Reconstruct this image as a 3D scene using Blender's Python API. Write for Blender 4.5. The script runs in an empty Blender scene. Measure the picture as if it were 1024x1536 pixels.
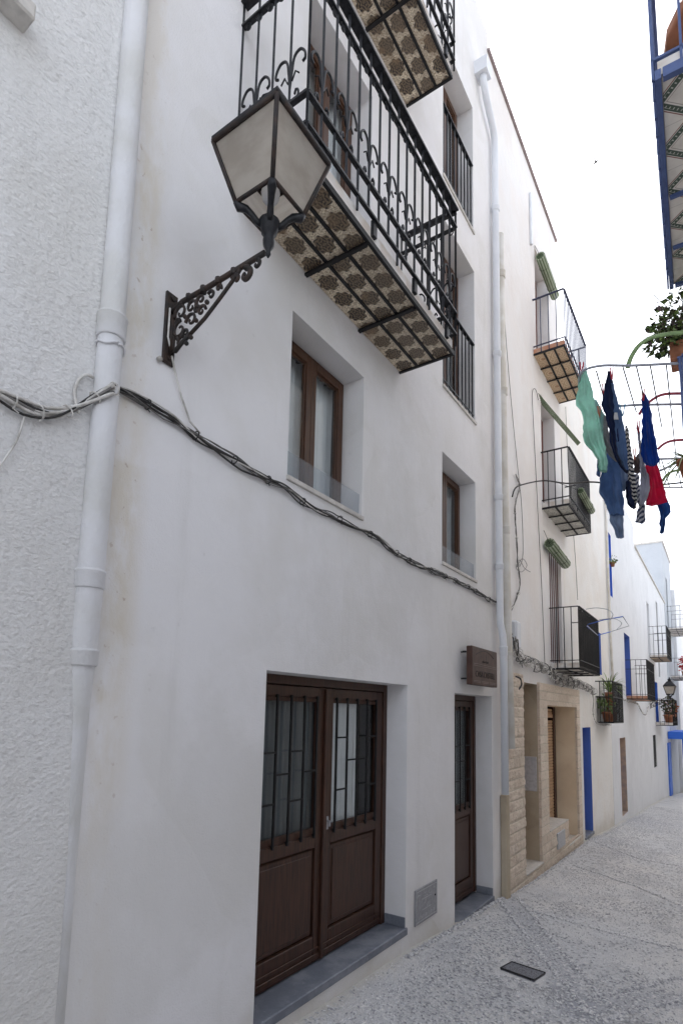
import bpy, math, random
from mathutils import Vector, Matrix, noise
rnd = random.Random(7)
S = bpy.context.scene
COL = S.collection
R = math.radians
# ------------------------------------------------------------------ camera model (also used as a survey: pixel -> point on a real plane)
F, PX, PY = 851.457, 511.98, 963.77
YAW, PITCH, ROLL = -0.59382127, 0.11990319, 0.0226888
CX, CZ = 2.2, 1.9
_fw = Vector((math.sin(YAW)*math.cos(PITCH), math.cos(YAW)*math.cos(PITCH), math.sin(PITCH)))
_r = Vector((math.cos(YAW), -math.sin(YAW), 0)); _u = _r.cross(_fw)
_r2 = _r*math.cos(ROLL)+_u*math.sin(ROLL); _u2 = _u*math.cos(ROLL)-_r*math.sin(ROLL)
CAM = Vector((CX, 0, CZ))
def ray(x, y): return _r2*((x-PX)/F) - _u2*((y-PY)/F) + _fw
def wall(x, y, X=0.0):
    d = ray(x, y); t = (X-CX)/d.x; return CAM + d*t
def aty(x, y, Y):
    d = ray(x, y); t = Y/d.y; return CAM + d*t
# ------------------------------------------------------------------ node helpers
def mat(name):
    m = bpy.data.materials.new(name); m.use_nodes = True
    nt = m.node_tree; b = nt.nodes['Principled BSDF']; return m, nt, b
class V:
    """tiny math-node expression builder"""
    def __init__(s, nt, o): s.nt = nt; s.o = o
    def _op(s, op, b=None, c=None):
        n = s.nt.nodes.new('ShaderNodeMath'); n.operation = op
        for i, q in enumerate((s, b, c)):
            if q is None: continue
            if isinstance(q, V): s.nt.links.new(q.o, n.inputs[i])
            else: n.inputs[i].default_value = q
        return V(s.nt, n.outputs[0])
    def __add__(s, b): return s._op('ADD', b)
    def __sub__(s, b): return s._op('SUBTRACT', b)
    def __mul__(s, b): return s._op('MULTIPLY', b)
    def __truediv__(s, b): return s._op('DIVIDE', b)
    def fract(s): return s._op('FRACT')
    def floor(s): return s._op('FLOOR')
    def abs(s): return s._op('ABSOLUTE')
    def sin(s): return s._op('SINE')
    def cos(s): return s._op('COSINE')
    def sqrt(s): return s._op('SQRT')
    def lt(s, b): return s._op('LESS_THAN', b)
    def gt(s, b): return s._op('GREATER_THAN', b)
    def mn(s, b): return s._op('MINIMUM', b)
    def mx(s, b): return s._op('MAXIMUM', b)
    def atan2(s, b): return s._op('ARCTAN2', b)
    def step(s, a, b):
        n = s.nt.nodes.new('ShaderNodeMapRange'); n.interpolation_type = 'SMOOTHSTEP'
        s.nt.links.new(s.o, n.inputs[0]); n.inputs[1].default_value = a; n.inputs[2].default_value = b
        n.inputs[3].default_value = 0; n.inputs[4].default_value = 1
        return V(s.nt, n.outputs[0])
def pos(nt):
    g = nt.nodes.new('ShaderNodeNewGeometry'); s = nt.nodes.new('ShaderNodeSeparateXYZ')
    nt.links.new(g.outputs['Position'], s.inputs[0])
    return g.outputs['Position'], V(nt, s.outputs[0]), V(nt, s.outputs[1]), V(nt, s.outputs[2])
def nz(nt, p, scale, detail=4, rough=.55, sc3=None, kind='noise', out=None, distort=0):
    if sc3:
        mp = nt.nodes.new('ShaderNodeMapping'); mp.inputs['Scale'].default_value = sc3
        nt.links.new(p, mp.inputs[0]); p = mp.outputs[0]
    if kind == 'noise':
        n = nt.nodes.new('ShaderNodeTexNoise'); n.inputs['Detail'].default_value = detail
        n.inputs['Roughness'].default_value = rough; n.inputs['Distortion'].default_value = distort
    else:
        n = nt.nodes.new('ShaderNodeTexVoronoi')
    n.inputs['Scale'].default_value = scale
    nt.links.new(p, n.inputs['Vector'])
    return V(nt, n.outputs[out if out is not None else 0])
def mix(nt, f, a, b):
    n = nt.nodes.new('ShaderNodeMix'); n.data_type = 'RGBA'
    if isinstance(f, V): nt.links.new(f.o, n.inputs[0])
    else: n.inputs[0].default_value = f
    for i, q in ((6, a), (7, b)):
        if isinstance(q, (tuple, list)): n.inputs[i].default_value = (*q[:3], 1)
        else: nt.links.new(q, n.inputs[i])
    return n.outputs[2]
def bump(nt, b, h, strength=.4, dist=.01):
    n = nt.nodes.new('ShaderNodeBump'); n.inputs['Strength'].default_value = strength
    n.inputs['Distance'].default_value = dist; nt.links.new(h.o, n.inputs['Height'])
    nt.links.new(n.outputs[0], b.inputs['Normal'])
def setc(nt, b, c, rough=.9, spec=.3):
    if isinstance(c, (tuple, list)): b.inputs['Base Color'].default_value = (*c[:3], 1)
    else: nt.links.new(c, b.inputs['Base Color'])
    b.inputs['Roughness'].default_value = rough; b.inputs['Specular IOR Level'].default_value = spec
M = {}
def simple(key, c, rough=.6, var=.12, scale=12, b_s=.15, b_sc=60, metal=0, spec=.4, c2=None):
    m, nt, b = mat(key); p, x, y, z = pos(nt)
    n = nz(nt, p, scale)
    d = c2 or tuple(max(0, q*(1-var*2)) for q in c)
    setc(nt, b, mix(nt, n.step(.35, .7), c, d), rough, spec); b.inputs['Metallic'].default_value = metal
    if b_s: bump(nt, b, nz(nt, p, b_sc), b_s, .004)
    M[key] = m; return m
def plaster(key, base, warm, fine, coarse, sc_f=90, stain=.35, pipe_stain=False, low_dirt=None):
    m, nt, b = mat(key); p, x, y, z = pos(nt)
    c = mix(nt, nz(nt, p, 1.3, 5).step(.38, .66)*stain, base, warm)
    streak = nz(nt, p, 1.0, 5, .6, (3.5, 3.5, .35)).step(.55, .75)
    c = mix(nt, streak*(stain*.5), c, tuple(q*.86 for q in warm))
    if key == 'plaster_rough': c = mix(nt, nz(nt, p, 50, 3, .5, (1, 1, 1.5)).step(.48, .34)*.35, c, (.50, .49, .48))
    spots = nz(nt, p, 14, 3).step(.68, .76)
    c = mix(nt, spots*.22, c, tuple(q*.72 for q in warm))
    if pipe_stain:
        w = ((y-1.47).abs()).step(.17, .03)*nz(nt, p, 4, 5, .65, (1, 1, .4)).step(.36, .6)
        c = mix(nt, w*.75, c, (.66, .60, .50))
        rust = ((y-1.5).abs()).step(.12, .02)*nz(nt, p, 22, 3).step(.64, .7)
        c = mix(nt, rust*.5, c, (.36, .25, .17))
    if low_dirt is not None:
        g = (z+y*.05+nz(nt, p, 3, 5)*.5).step(low_dirt+.62, low_dirt+.25)
        c = mix(nt, g*.65, c, (.56, .52, .45))
    patch = nz(nt, p, .9, 2, .4, distort=.6).step(.53, .545)
    c = mix(nt, patch*.35, c, tuple(min(.9, q*1.03) for q in base)); c = mix(nt, nz(nt, p, .55, 6, .62).step(.5, .62)*.5, c, tuple(q*.93 for q in warm))
    setc(nt, b, c, .93, .15)
    f = nz(nt, p, sc_f, 3, .5, (1, 1, 1.5)) if key == 'plaster_rough' else nz(nt, p, sc_f, 3, .6)
    big = nz(nt, p, 2.2, 4)
    mid = nz(nt, p, 11, 4, .6)
    bump(nt, b, f*fine+mid*coarse+big*(coarse*2.6)+patch*.06, .65, .022)
    M[key] = m; return m
plaster('plaster_main', (.80, .79, .80), (.73, .715, .70), .16, .22, 110, .9, True, .08)
plaster('plaster_rough', (.74, .735, .73), (.68, .665, .64), .62, .5, 46, .5, True)
plaster('plaster_second', (.80, .79, .79), (.79, .745, .715), .16, .3, 70, .6, False, .1)
plaster('plaster_cream', (.81, .80, .78), (.79, .75, .70), .3, .5, 50, .7, False, .2)
plaster('plaster_far', (.74, .75, .77), (.69, .70, .72), .2, .5, 40, .5, False, -.3)
plaster('plaster_gable', (.50, .53, .57), (.47, .50, .54), .2, .4, 50, .4)
plaster('plaster_opposite', (.85, .84, .84), (.80, .79, .78), .3, .4, 60, .5)
plaster('plaster_beige', (.68, .65, .61), (.62, .58, .53), .3, .4, 60, .5)  # beige picked to lessen light bounced by the unseen opposite row
plaster('beige_reveal', (.50, .43, .33), (.37, .31, .23), .15, .25, 60, 1.0, False)
plaster('warm_reveal', (.82, .69, .52), (.66, .52, .37), .15, .25, 60, .9, False, .05)
simple('white_pipe', (.76, .78, .82), .45, .07, 3, .12, 30, c2=(.68, .70, .74))
simple('old_pipe', (.72, .70, .66), .7, .1, 4, .3, 25, c2=(.60, .56, .49))
simple('painted_pipe', (.69, .69, .71), .85, .05, 3, .9, 55, c2=(.60, .595, .58))
simple('iron', (.005, .006, .009), .45, .3, 30, .25, 90, spec=.3, c2=(.022, .022, .026))
simple('black_iron', (.008, .008, .010), .6, .3, 30, .2, 90)
simple('rusty_iron', (.022, .020, .020), .6, .3, 18, .5, 70, spec=.3, c2=(.05, .032, .025))
simple('blue_iron_dark', (.05, .06, .11), .5, .1, 20, .2, 60)
simple('blue_iron', (.085, .13, .30), .5, .1, 20, .2, 60)
simple('blue_paint', (.09, .18, .62), .75, .1, 3, .3, 20, c2=(.09, .18, .56))
simple('bright_blue', (.04, .16, .68), .7, .1, 3, .3, 20)
simple('sill_stone', (.62, .59, .55), .7, .1, 20, .2, 60)
simple('slab_white', (.74, .72, .70), .85, .1, 8, .3, 50, c2=(.62, .55, .48))
simple('terracotta', (.42, .17, .09), .8, .2, 12, .3, 50)
simple('terracotta_edge', (.50, .24, .15), .8, .2, 9, .3, 50, c2=(.55, .36, .26))
simple('roof_edge', (.30, .25, .25), .85, .2, 10, .4, 40, c2=(.24, .19, .19))
simple('cable_dark', (.035, .033, .032), .6, .2, 40, .1)
simple('cable_white', (.70, .68, .65), .6, .2, 14, .1, c2=(.36, .34, .31))
simple('cable_grey', (.20, .19, .18), .6, .2, 14, .1)
simple('blind_green', (.12, .17, .085), .65, .1, 8, .2, c2=(.16, .20, .12)); simple('blind_pale', (.42, .47, .36), .65, .1, 8, .2)
simple('blind_dark', (.04, .07, .04), .7, .1, 8, .2)
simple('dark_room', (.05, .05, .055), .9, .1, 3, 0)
simple('curtain_grey', (.15, .16, .17), .9, .05, 5, 0)
simple('curtain', (.88, .88, .90), .9, .05, 5, 0)
simple('grey_plate', (.36, .36, .38), .5, .1, 40, .2, 120, metal=.3)
simple('light_plate', (.50, .50, .52), .6, .1, 30, .2)
simple('sign_wood', (.085, .046, .036), .6, .15, 10, .25, 50, spec=.3)
simple('sign_mark', (.010, .007, .006), .7, .1, 10, 0)
simple('sign_line', (.20, .15, .13), .6, .1, 10, 0)
simple('tube_grey', (.42, .44, .50), .45, .1, 20, 0)
simple('arm_green', (.24, .36, .15), .5, .1, 20, 0)
simple('arm_red', (.46, .06, .10), .5, .1, 20, 0)
simple('peg_red', (.55, .05, .08), .5, .1, 20, 0)
simple('peg_orange', (.65, .20, .10), .5, .1, 20, 0)
simple('peg_blue', (.08, .28, .45), .5, .1, 20, 0)
simple('bulb', (.75, .76, .78), .25, .03, 20, 0)
simple('leaf_green', (.12, .20, .06), .5, .2, 30, 0, c2=(.18, .22, .07))
simple('leaf_light', (.20, .28, .07), .5, .2, 30, 0, c2=(.12, .20, .05))
simple('leaf_dark', (.04, .075, .03), .5, .2, 30, 0, c2=(.09, .06, .04))
simple('flower_red', (.55, .04, .05), .6, .1, 30, 0)
simple('soil', (.05, .035, .025), .9, .1, 30, 0)
simple('door_brown', (.13, .035, .025), .6, .1, 8, .2)
simple('roller_white', (.70, .71, .74), .7, .05, 8, .1)
simple('stone_old', (.58, .40, .26), .9, .2, 5, .9, 14, c2=(.36, .28, .22))
# slate threshold
m, nt, b = mat('slate'); p, x, y, z = pos(nt)
c = mix(nt, nz(nt, p, 5, 6, .65).step(.4, .65), (.15, .165, .20), (.23, .245, .28))
c = mix(nt, nz(nt, p, 40, 4, .7, distort=1.5).step(.62, .7)*.5, c, (.38, .39, .41)); setc(nt, b, c, .55, .4)
bump(nt, b, nz(nt, p, 14, 6, .6), .4, .006); M['slate'] = m
# wood
def wood(key, c1, c2, sc=(6, 26, 1.2)):
    m, nt, b = mat(key); p, x, y, z = pos(nt)
    g = nz(nt, p, 3.2, 7, .62, sc, distort=.6)
    c = mix(nt, g.step(.36, .68), c1, c2)
    setc(nt, b, c, .42, .35); bump(nt, b, g, .15, .003); M[key] = m
wood('door_wood', (.070, .031, .019), (.032, .015, .010))
wood('window_wood', (.095, .042, .021), (.048, .021, .011))
wood('old_wood', (.62, .42, .26), (.44, .27, .16), (6, 1.2, 26))
# glass
m, nt, b = mat('glass'); setc(nt, b, (.9, .92, .95), .03, .8); b.inputs['Transmission Weight'].default_value = 1; b.inputs['IOR'].default_value = 1.45; fr_ = nt.nodes.new('ShaderNodeFresnel'); fr_.inputs[0].default_value = 1.5; gl_ = nt.nodes.new('ShaderNodeBsdfGlossy'); gl_.inputs['Roughness'].default_value = .03; tp = nt.nodes.new('ShaderNodeBsdfTransparent'); tp.inputs[0].default_value = (.93, .95, .95, 1); ms = nt.nodes.new('ShaderNodeMixShader'); bf_ = nt.nodes.new('ShaderNodeNewGeometry'); mm_ = V(nt, fr_.outputs[0])*(V(nt, bf_.outputs['Backfacing'])._op('LESS_THAN', .5)); nt.links.new(mm_.o, ms.inputs[0]); nt.links.new(tp.outputs[0], ms.inputs[1]); nt.links.new(gl_.outputs[0], ms.inputs[2]); nt.links.new(ms.outputs[0], nt.nodes['Material Output'].inputs[0]); M['glass'] = m
m, nt, b = mat('frosted'); p, x, y, z = pos(nt)
c = mix(nt, nz(nt, p, 5, 5, .6, (1, 1, 2)).step(.35, .7), (.78, .73, .66), (.64, .58, .51)); setc(nt, b, c, .4, .3)
tr = nt.nodes.new('ShaderNodeBsdfTranslucent'); nt.links.new(c, tr.inputs[0]); ms = nt.nodes.new('ShaderNodeMixShader'); ms.inputs[0].default_value = .65
out = nt.nodes['Material Output']; nt.links.new(b.outputs[0], ms.inputs[1]); nt.links.new(tr.outputs[0], ms.inputs[2]); nt.links.new(ms.outputs[0], out.inputs[0]); M['frosted'] = m
m, nt, b = mat('clear_plastic')
tp = nt.nodes.new('ShaderNodeBsdfTransparent'); tp.inputs[0].default_value = (.88, .90, .92, 1); ms = nt.nodes.new('ShaderNodeMixShader'); ms.inputs[0].default_value = .10
setc(nt, b, (.72, .74, .78), .15, .6); out = nt.nodes['Material Output']; nt.links.new(tp.outputs[0], ms.inputs[1]); nt.links.new(b.outputs[0], ms.inputs[2]); nt.links.new(ms.outputs[0], out.inputs[0]); M['clear_plastic'] = m
# brown and cream ornamental tiles under the main balconies (0.2 m tiles)
def tiles_ornate():
    m, nt, b = mat('ornate_tiles'); p, x, y, z = pos(nt)
    T = .165
    sx = (x+.005)/T; sy = (y-.02)/(T*1.12)
    row = (sx.floor()*.5).fract()
    u = (sx.fract()-.5); v = ((sy+row).fract()-.5)
    r = (u*u+v*v).sqrt(); a = v.atan2(u)
    edge = (a*8).cos()*.035+.40+(a*4+1.2).cos()*.02
    inside = (edge-r).step(-.015, .03)
    rings = ((r*46+(a*6).sin()*1.6).sin()).step(.25, .75)
    pet = ((a*8).sin()*(r*30).sin()).step(.1, .5)
    flower = mix(nt, (rings.mx(pet))*.55, (.028, .022, .022), (.34, .25, .15))
    wv = (((u*19+(v*17).sin()*2.1).sin())*((v*21+(u*15).cos()*2.2).sin())).abs()
    wob = nz(nt, p, 34, 4, .6, distort=2.2)
    bg = mix(nt, (wv.step(.34, .1)*.45+wob.step(.47, .58)*.5).mn(.8), (.86, .77, .60), (.22, .135, .07))
    c = mix(nt, inside, bg, flower)
    tv = nt.nodes.new('ShaderNodeTexWhiteNoise'); tv.noise_dimensions = '2D'; cb_ = nt.nodes.new('ShaderNodeCombineXYZ'); nt.links.new(sx.floor().o, cb_.inputs[0]); nt.links.new((sy+row).floor().o, cb_.inputs[1]); nt.links.new(cb_.outputs[0], tv.inputs[0])
    c = mix(nt, V(nt, tv.outputs[0])*.35, c, (.22, .17, .12))
    c = mix(nt, nz(nt, p, 7, 5, .65).step(.52, .72)*.55, c, (.30, .20, .12))
    seam = ((sx.fract()-.5).abs().step(.485, .498)).mx((sy.fract()-.5).abs().step(.487, .498))
    c = mix(nt, seam*.5, c, (.25, .21, .17))
    setc(nt, b, c, .42, .4); bump(nt, b, nz(nt, p, 30, 3), .1, .003); M['ornate_tiles'] = m
tiles_ornate()
def tiles_ring():
    m, nt, b = mat('ring_tiles'); p, x, y, z = pos(nt)
    T = .22
    u = ((x+.01)/T).fract()-.5; v = ((y-.1)/T).fract()-.5
    r = (u*u+v*v*.8).sqrt()
    w = ((r*38+nz(nt, p, 9, 3)*6).sin()).step(.1, .8)
    c = mix(nt, w*.6, (.62, .47, .32), (.33, .21, .12)); c = mix(nt, r.step(.14, .1)*.6, c, (.30, .13, .08))
    setc(nt, b, c, .6, .3); M['ring_tiles'] = m
    m, nt, b = mat('scroll_tiles'); p, x, y, z = pos(nt)
    w = nz(nt, p, 16, 5, .6, distort=3).step(.46, .56)
    c = mix(nt, w*.65, (.66, .64, .58), (.20, .19, .18)); setc(nt, b, c, .6, .3); M['scroll_tiles'] = m
    m, nt, b = mat('hydraulic_tiles'); p, x, y, z = pos(nt)
    T = .33
    u = ((x-.03)/T).fract()-.5; v = ((y)/T).fract()-.5
    d = (u.abs()*.9+v.abs()-.36).abs(); d2 = (u.abs()*.9+v.abs()-.36)
    line = d.step(.075, .065)
    dots = (((u-v)*56).sin().mx(((u+v)*56).sin()*.9)).step(.5, .8)*d.step(.035, .02)
    bg = mix(nt, nz(nt, p, 9, 4).step(.4, .7), (.80, .76, .70), (.68, .64, .58))
    c = mix(nt, line, bg, (.07, .10, .075)); c = mix(nt, dots, c, (.55, .56, .50))
    c = mix(nt, (d2-.10).abs().step(.016, .010), c, (.27, .12, .10)); c = mix(nt, (d2+.115).abs().step(.009, .004), c, (.30, .26, .22))
    seam = (u.abs()).step(.492, .498).mx(v.abs().step(.492, .498))
    c = mix(nt, seam*.6, c, (.3, .28, .25)); setc(nt, b, c, .5, .3); M['hydraulic_tiles'] = m
tiles_ring()
# split-face stone cladding
def stone():
    m, nt, b = mat('split_stone'); p, x, y, z = pos(nt)
    cb = nt.nodes.new('ShaderNodeCombineXYZ'); nt.links.new((y+x).o, cb.inputs[0]); nt.links.new((z+nz(nt, p, 3, 2)*.012).o, cb.inputs[1])
    br = nt.nodes.new('ShaderNodeTexBrick'); nt.links.new(cb.outputs[0], br.inputs[0])
    br.inputs['Scale'].default_value = 1; br.inputs['Brick Width'].default_value = .36; br.inputs['Row Height'].default_value = .125
    br.inputs['Mortar Size'].default_value = .006; br.inputs['Mortar Smooth'].default_value = .4
    br.inputs['Color1'].default_value = (.84, .73, .62, 1); br.inputs['Color2'].default_value = (.70, .59, .49, 1); br.inputs['Mortar'].default_value = (.66, .60, .50, 1)
    c = mix(nt, nz(nt, p, 24, 6, .7).step(.45, .7)*.6, br.outputs[0], (.50, .39, .30))
    c = mix(nt, nz(nt, p, 3, 4).step(.45, .75)*.5, c, (.74, .66, .55))
    g = (z+nz(nt, p, 5, 5)*.4).step(.35, -.1); c = mix(nt, g*.4, c, (.42, .36, .29))
    setc(nt, b, c, .9, .2)
    h = nz(nt, p, 16, 6, .7)*1.2+nz(nt, p, 60, 3)*.3-V(nt, br.outputs[1])*.9
    bump(nt, b, h, .9, .03); M['split_stone'] = m
stone()
def ground_mat():
    m, nt, b = mat('cobble_mortar'); p, x, y, z = pos(nt)
    rot = nz(nt, p, .7, 2)*3
    v1 = nz(nt, p, 34, sc3=(1, .55, 1), kind='voronoi', out='Distance')
    v2 = nz(nt, p, 75, kind='voronoi', out='Distance')
    c = mix(nt, nz(nt, p, 1.2, 5).step(.35, .7), (.62, .62, .63), (.70, .68, .66))
    c = mix(nt, nz(nt, p, 120, 3).step(.4, .7)*.5, c, (.22, .22, .24))
    c = mix(nt, v1.step(.30, .12)*.35, c, (.58, .58, .60))
    c = mix(nt, nz(nt, p, 3, 5, .6).step(.5, .75)*.5, c, (.25, .25, .27))
    # two lengthwise bands of darker bluish stones meeting near the inspection cover
    l1 = ((x-.57)*.89+(y-5.62)*.456+(nz(nt, p, 3, 2)-.5)*.15).abs()
    c = mix(nt, l1.step(.16, .07)*(y.step(3, 3.4))*.4, c, (.32, .33, .38))
    l2 = ((y-4.15)*.6-(x-1.3)*.8+(nz(nt, p, 3, 2)-.5)*.15).abs()
    c = mix(nt, l2.step(.15, .06)*x.step(1.1, 1.3)*.4, c, (.32, .33, .38))
    edge = (x+nz(nt, p, 6, 4)*.15).step(.22, .08)
    c = mix(nt, edge*.6, c, (.52, .49, .43))
    setc(nt, b, c, .8, .3)
    h = v1*(-.5)+v2*(-.25)+nz(nt, p, 90, 3)*.3+nz(nt, p, 6, 3)*1.2
    bump(nt, b, h, .6, .02); M['cobble_mortar'] = m
    m, nt, b = mat('pebble'); p, x, y, z = pos(nt)
    oi = nz(nt, p, 31, kind='voronoi', out='Color'); 
    ramp = nt.nodes.new('ShaderNodeValToRGB'); nt.links.new(nz(nt, p, 45, 1).o, ramp.inputs[0])
    e = ramp.color_ramp.elements; e[0].position = .38; e[0].color = (.32, .32, .34, 1); e[1].position = .7; e[1].color = (.84, .82, .80, 1)
    q = e.new(.5); q.color = (.60, .60, .62, 1)
    setc(nt, b, ramp.outputs[0], .55, .4); M['pebble'] = m
ground_mat()
m, nt, b = mat('cover_metal'); p, x, y, z = pos(nt)
w = nz(nt, p, 70, kind='voronoi', out='Distance').step(.25, .5); setc(nt, b, mix(nt, w, (.035, .037, .045), (.14, .145, .17)), .5, .5); bump(nt, b, w, .6, .004); M['cover_metal'] = m
def fabric(key, c, c2=None, stripes=None):
    m, nt, b = mat(key); p, x, y, z = pos(nt)
    col = mix(nt, nz(nt, p, 7, 4).step(.35, .7), c, c2 or tuple(q*.72 for q in c))
    if stripes:
        s = (z*stripes[0]+x*stripes[1]+(nz(nt, p, 6, 2)-.5)*2).sin().step(-.1, .2)
        col = mix(nt, s, col, stripes[2])
    setc(nt, b, col, .9, .1); b.inputs['Sheen Weight'].default_value = .2
    tr = nt.nodes.new('ShaderNodeBsdfTranslucent'); nt.links.new(col, tr.inputs[0]); ms = nt.nodes.new('ShaderNodeMixShader'); ms.inputs[0].default_value = .45
    out = nt.nodes['Material Output']; nt.links.new(b.outputs[0], ms.inputs[1]); nt.links.new(tr.outputs[0], ms.inputs[2]); nt.links.new(ms.outputs[0], out.inputs[0])
    bump(nt, b, nz(nt, p, 26, 4, .6, (1.6, 1.6, .35)), .6, .02); M[key] = m
fabric('cloth_mint', (.52, .88, .74)); fabric('cloth_mint_light', (.5, .76, .74)); fabric('cloth_navy', (.022, .035, .10)); fabric('cloth_slate', (.12, .20, .38))
fabric('cloth_denim', (.15, .26, .50)); fabric('cloth_pale_denim', (.34, .44, .62)); fabric('cloth_grey', (.40, .40, .42)); fabric('cloth_royal', (.015, .08, .42)); fabric('cloth_red', (.80, .03, .12))
fabric('cloth_blue', (.04, .16, .5)); fabric('cloth_lilac', (.55, .56, .64)); fabric('cloth_brown', (.18, .14, .14)); fabric('cloth_tag', (.8, .8, .8))
fabric('cloth_striped', (.04, .045, .07), None, (170, 25, (.80, .78, .75))); fabric('cloth_pale_striped', (.10, .12, .20), None, (150, -110, (.75, .75, .78)))
# ------------------------------------------------------------------ mesh builder
def resample(pts, step):
    P = [Vector(p) for p in pts]; out = []
    for i in range(len(P)-1):
        p0 = P[max(i-1, 0)]; p1 = P[i]; p2 = P[i+1]; p3 = P[min(i+2, len(P)-1)]; n = max(1, int((p2-p1).length/step))
        for k in range(n):
            t = k/n; out.append(.5*((2*p1)+(p2-p0)*t+(2*p0-5*p1+4*p2-p3)*t*t+(3*p1-p0-3*p2+p3)*t**3))
    out.append(P[-1]); return out
class MB:
    def __init__(s): s.v = []; s.f = []; s.sm = []
    def quad(s, a, b, c, d, smooth=False):
        i = len(s.v); s.v += [Vector(a), Vector(b), Vector(c), Vector(d)]; s.f.append((i, i+1, i+2, i+3)); s.sm.append(smooth); return s
    def tri(s, a, b, c):
        i = len(s.v); s.v += [Vector(a), Vector(b), Vector(c)]; s.f.append((i, i+1, i+2)); s.sm.append(False); return s
    def box(s, x0, x1, y0, y1, z0, z1, bev=0):
        if x0 > x1: x0, x1 = x1, x0
        if y0 > y1: y0, y1 = y1, y0
        if z0 > z1: z0, z1 = z1, z0
        if bev <= 0:
            i = len(s.v)
            s.v += [Vector(q) for q in ((x0,y0,z0),(x1,y0,z0),(x1,y1,z0),(x0,y1,z0),(x0,y0,z1),(x1,y0,z1),(x1,y1,z1),(x0,y1,z1))]
            for f in ((0,3,2,1),(4,5,6,7),(0,1,5,4),(1,2,6,5),(2,3,7,6),(3,0,4,7)): s.f.append(tuple(i+k for k in f)); s.sm.append(False)
            return s
        b = min(bev, (x1-x0)*.45, (y1-y0)*.45, (z1-z0)*.45)
        def ring(z, o): return [(x0+o, y0+b+(o if 0 else 0), z)] 
        # chamfered box: 24 verts
        idx = {}
        X = (x0, x1); Y = (y0, y1); Z = (z0, z1)
        for i in (0, 1):
            for j in (0, 1):
                for k in (0, 1):
                    sx = b if i == 0 else -b; sy = b if j == 0 else -b; sz = b if k == 0 else -b
                    idx[i,j,k,0] = len(s.v); s.v.append(Vector((X[i], Y[j]+sy, Z[k]+sz)))
                    idx[i,j,k,1] = len(s.v); s.v.append(Vector((X[i]+sx, Y[j], Z[k]+sz)))
                    idx[i,j,k,2] = len(s.v); s.v.append(Vector((X[i]+sx, Y[j]+sy, Z[k])))
        def F(l): s.f.append(tuple(idx[q] for q in l)); s.sm.append(False)
        for i in (0, 1):
            l = [(i,0,0,0),(i,1,0,0),(i,1,1,0),(i,0,1,0)]; F(l if i else l[::-1])
            l = [(0,i,0,1),(0,i,1,1),(1,i,1,1),(1,i,0,1)]; F(l if i else l[::-1])
            l = [(0,0,i,2),(1,0,i,2),(1,1,i,2),(0,1,i,2)]; F(l if i else l[::-1])
        for i in (0, 1):
            for j in (0, 1):
                l = [(i,j,0,0),(i,j,1,0),(i,j,1,1),(i,j,0,1)]; F(l if i != j else l[::-1])
                l = [(i,0,j,0),(i,1,j,0),(i,1,j,2),(i,0,j,2)]; F(l if i == j else l[::-1])
                l = [(0,i,j,1),(1,i,j,1),(1,i,j,2),(0,i,j,2)]; F(l if i != j else l[::-1])
        for i in (0, 1):
            for j in (0, 1):
                for k in (0, 1):
                    l = [(i,j,k,0),(i,j,k,1),(i,j,k,2)]; F(l if (i+j+k) % 2 else l[::-1])
        return s
    def sweep(s, pts, r, n=8, caps=True, flat=None):
        pts = [Vector(p) for p in pts]; N = len(pts)
        if N < 2: return s
        t0 = (pts[1]-pts[0]).normalized()
        up = Vector((0, 0, 1)) if abs(t0.z) < .9 else Vector((0, 1, 0))
        a = t0.cross(up).normalized(); base = len(s.v)
        for i, p in enumerate(pts):
            t = (pts[min(i+1, N-1)]-pts[max(i-1, 0)]).normalized()
            a = (a-t*a.dot(t)); a = a.normalized() if a.length > 1e-6 else t.orthogonal().normalized()
            b = t.cross(a); rr = r[i] if isinstance(r, (list, tuple)) else r
            for k in range(n):
                th = 2*math.pi*k/n
                s.v.append(p+a*(math.cos(th)*rr)+b*(math.sin(th)*rr))
        for i in range(N-1):
            for k in range(n):
                s.f.append((base+i*n+k, base+i*n+(k+1) % n, base+(i+1)*n+(k+1) % n, base+(i+1)*n+k)); s.sm.append(n > 4)
        if caps:
            s.f.append(tuple(base+k for k in range(n))[::-1]); s.sm.append(False)
            s.f.append(tuple(base+(N-1)*n+k for k in range(n))); s.sm.append(False)
        return s
    def sweep_s(s, pts, r, n=6): return s.sweep(resample(pts, .012), r, n)
    def bar(s, a, b, w, n=4): return s.sweep([a, b], w*(.7071 if n == 4 else 1), n)
    def lathe(s, c, prof, n=16):
        base = len(s.v); c = Vector(c)
        for r, z in prof:
            for k in range(n):
                th = 2*math.pi*k/n; s.v.append(c+Vector((r*math.cos(th), r*math.sin(th), z)))
        for i in range(len(prof)-1):
            for k in range(n):
                s.f.append((base+i*n+k, base+i*n+(k+1) % n, base+(i+1)*n+(k+1) % n, base+(i+1)*n+k)); s.sm.append(True)
        s.f.append(tuple(base+k for k in range(n))[::-1]); s.sm.append(False)
        s.f.append(tuple(base+(len(prof)-1)*n+k for k in range(n))); s.sm.append(False)
        return s
    def grid(s, P, smooth=True):
        h = len(P); w = len(P[0]); b = len(s.v)
        for row in P: s.v += [Vector(q) for q in row]
        for i in range(h-1):
            for j in range(w-1):
                s.f.append((b+i*w+j, b+i*w+j+1, b+(i+1)*w+j+1, b+(i+1)*w+j)); s.sm.append(smooth)
        return s
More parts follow.
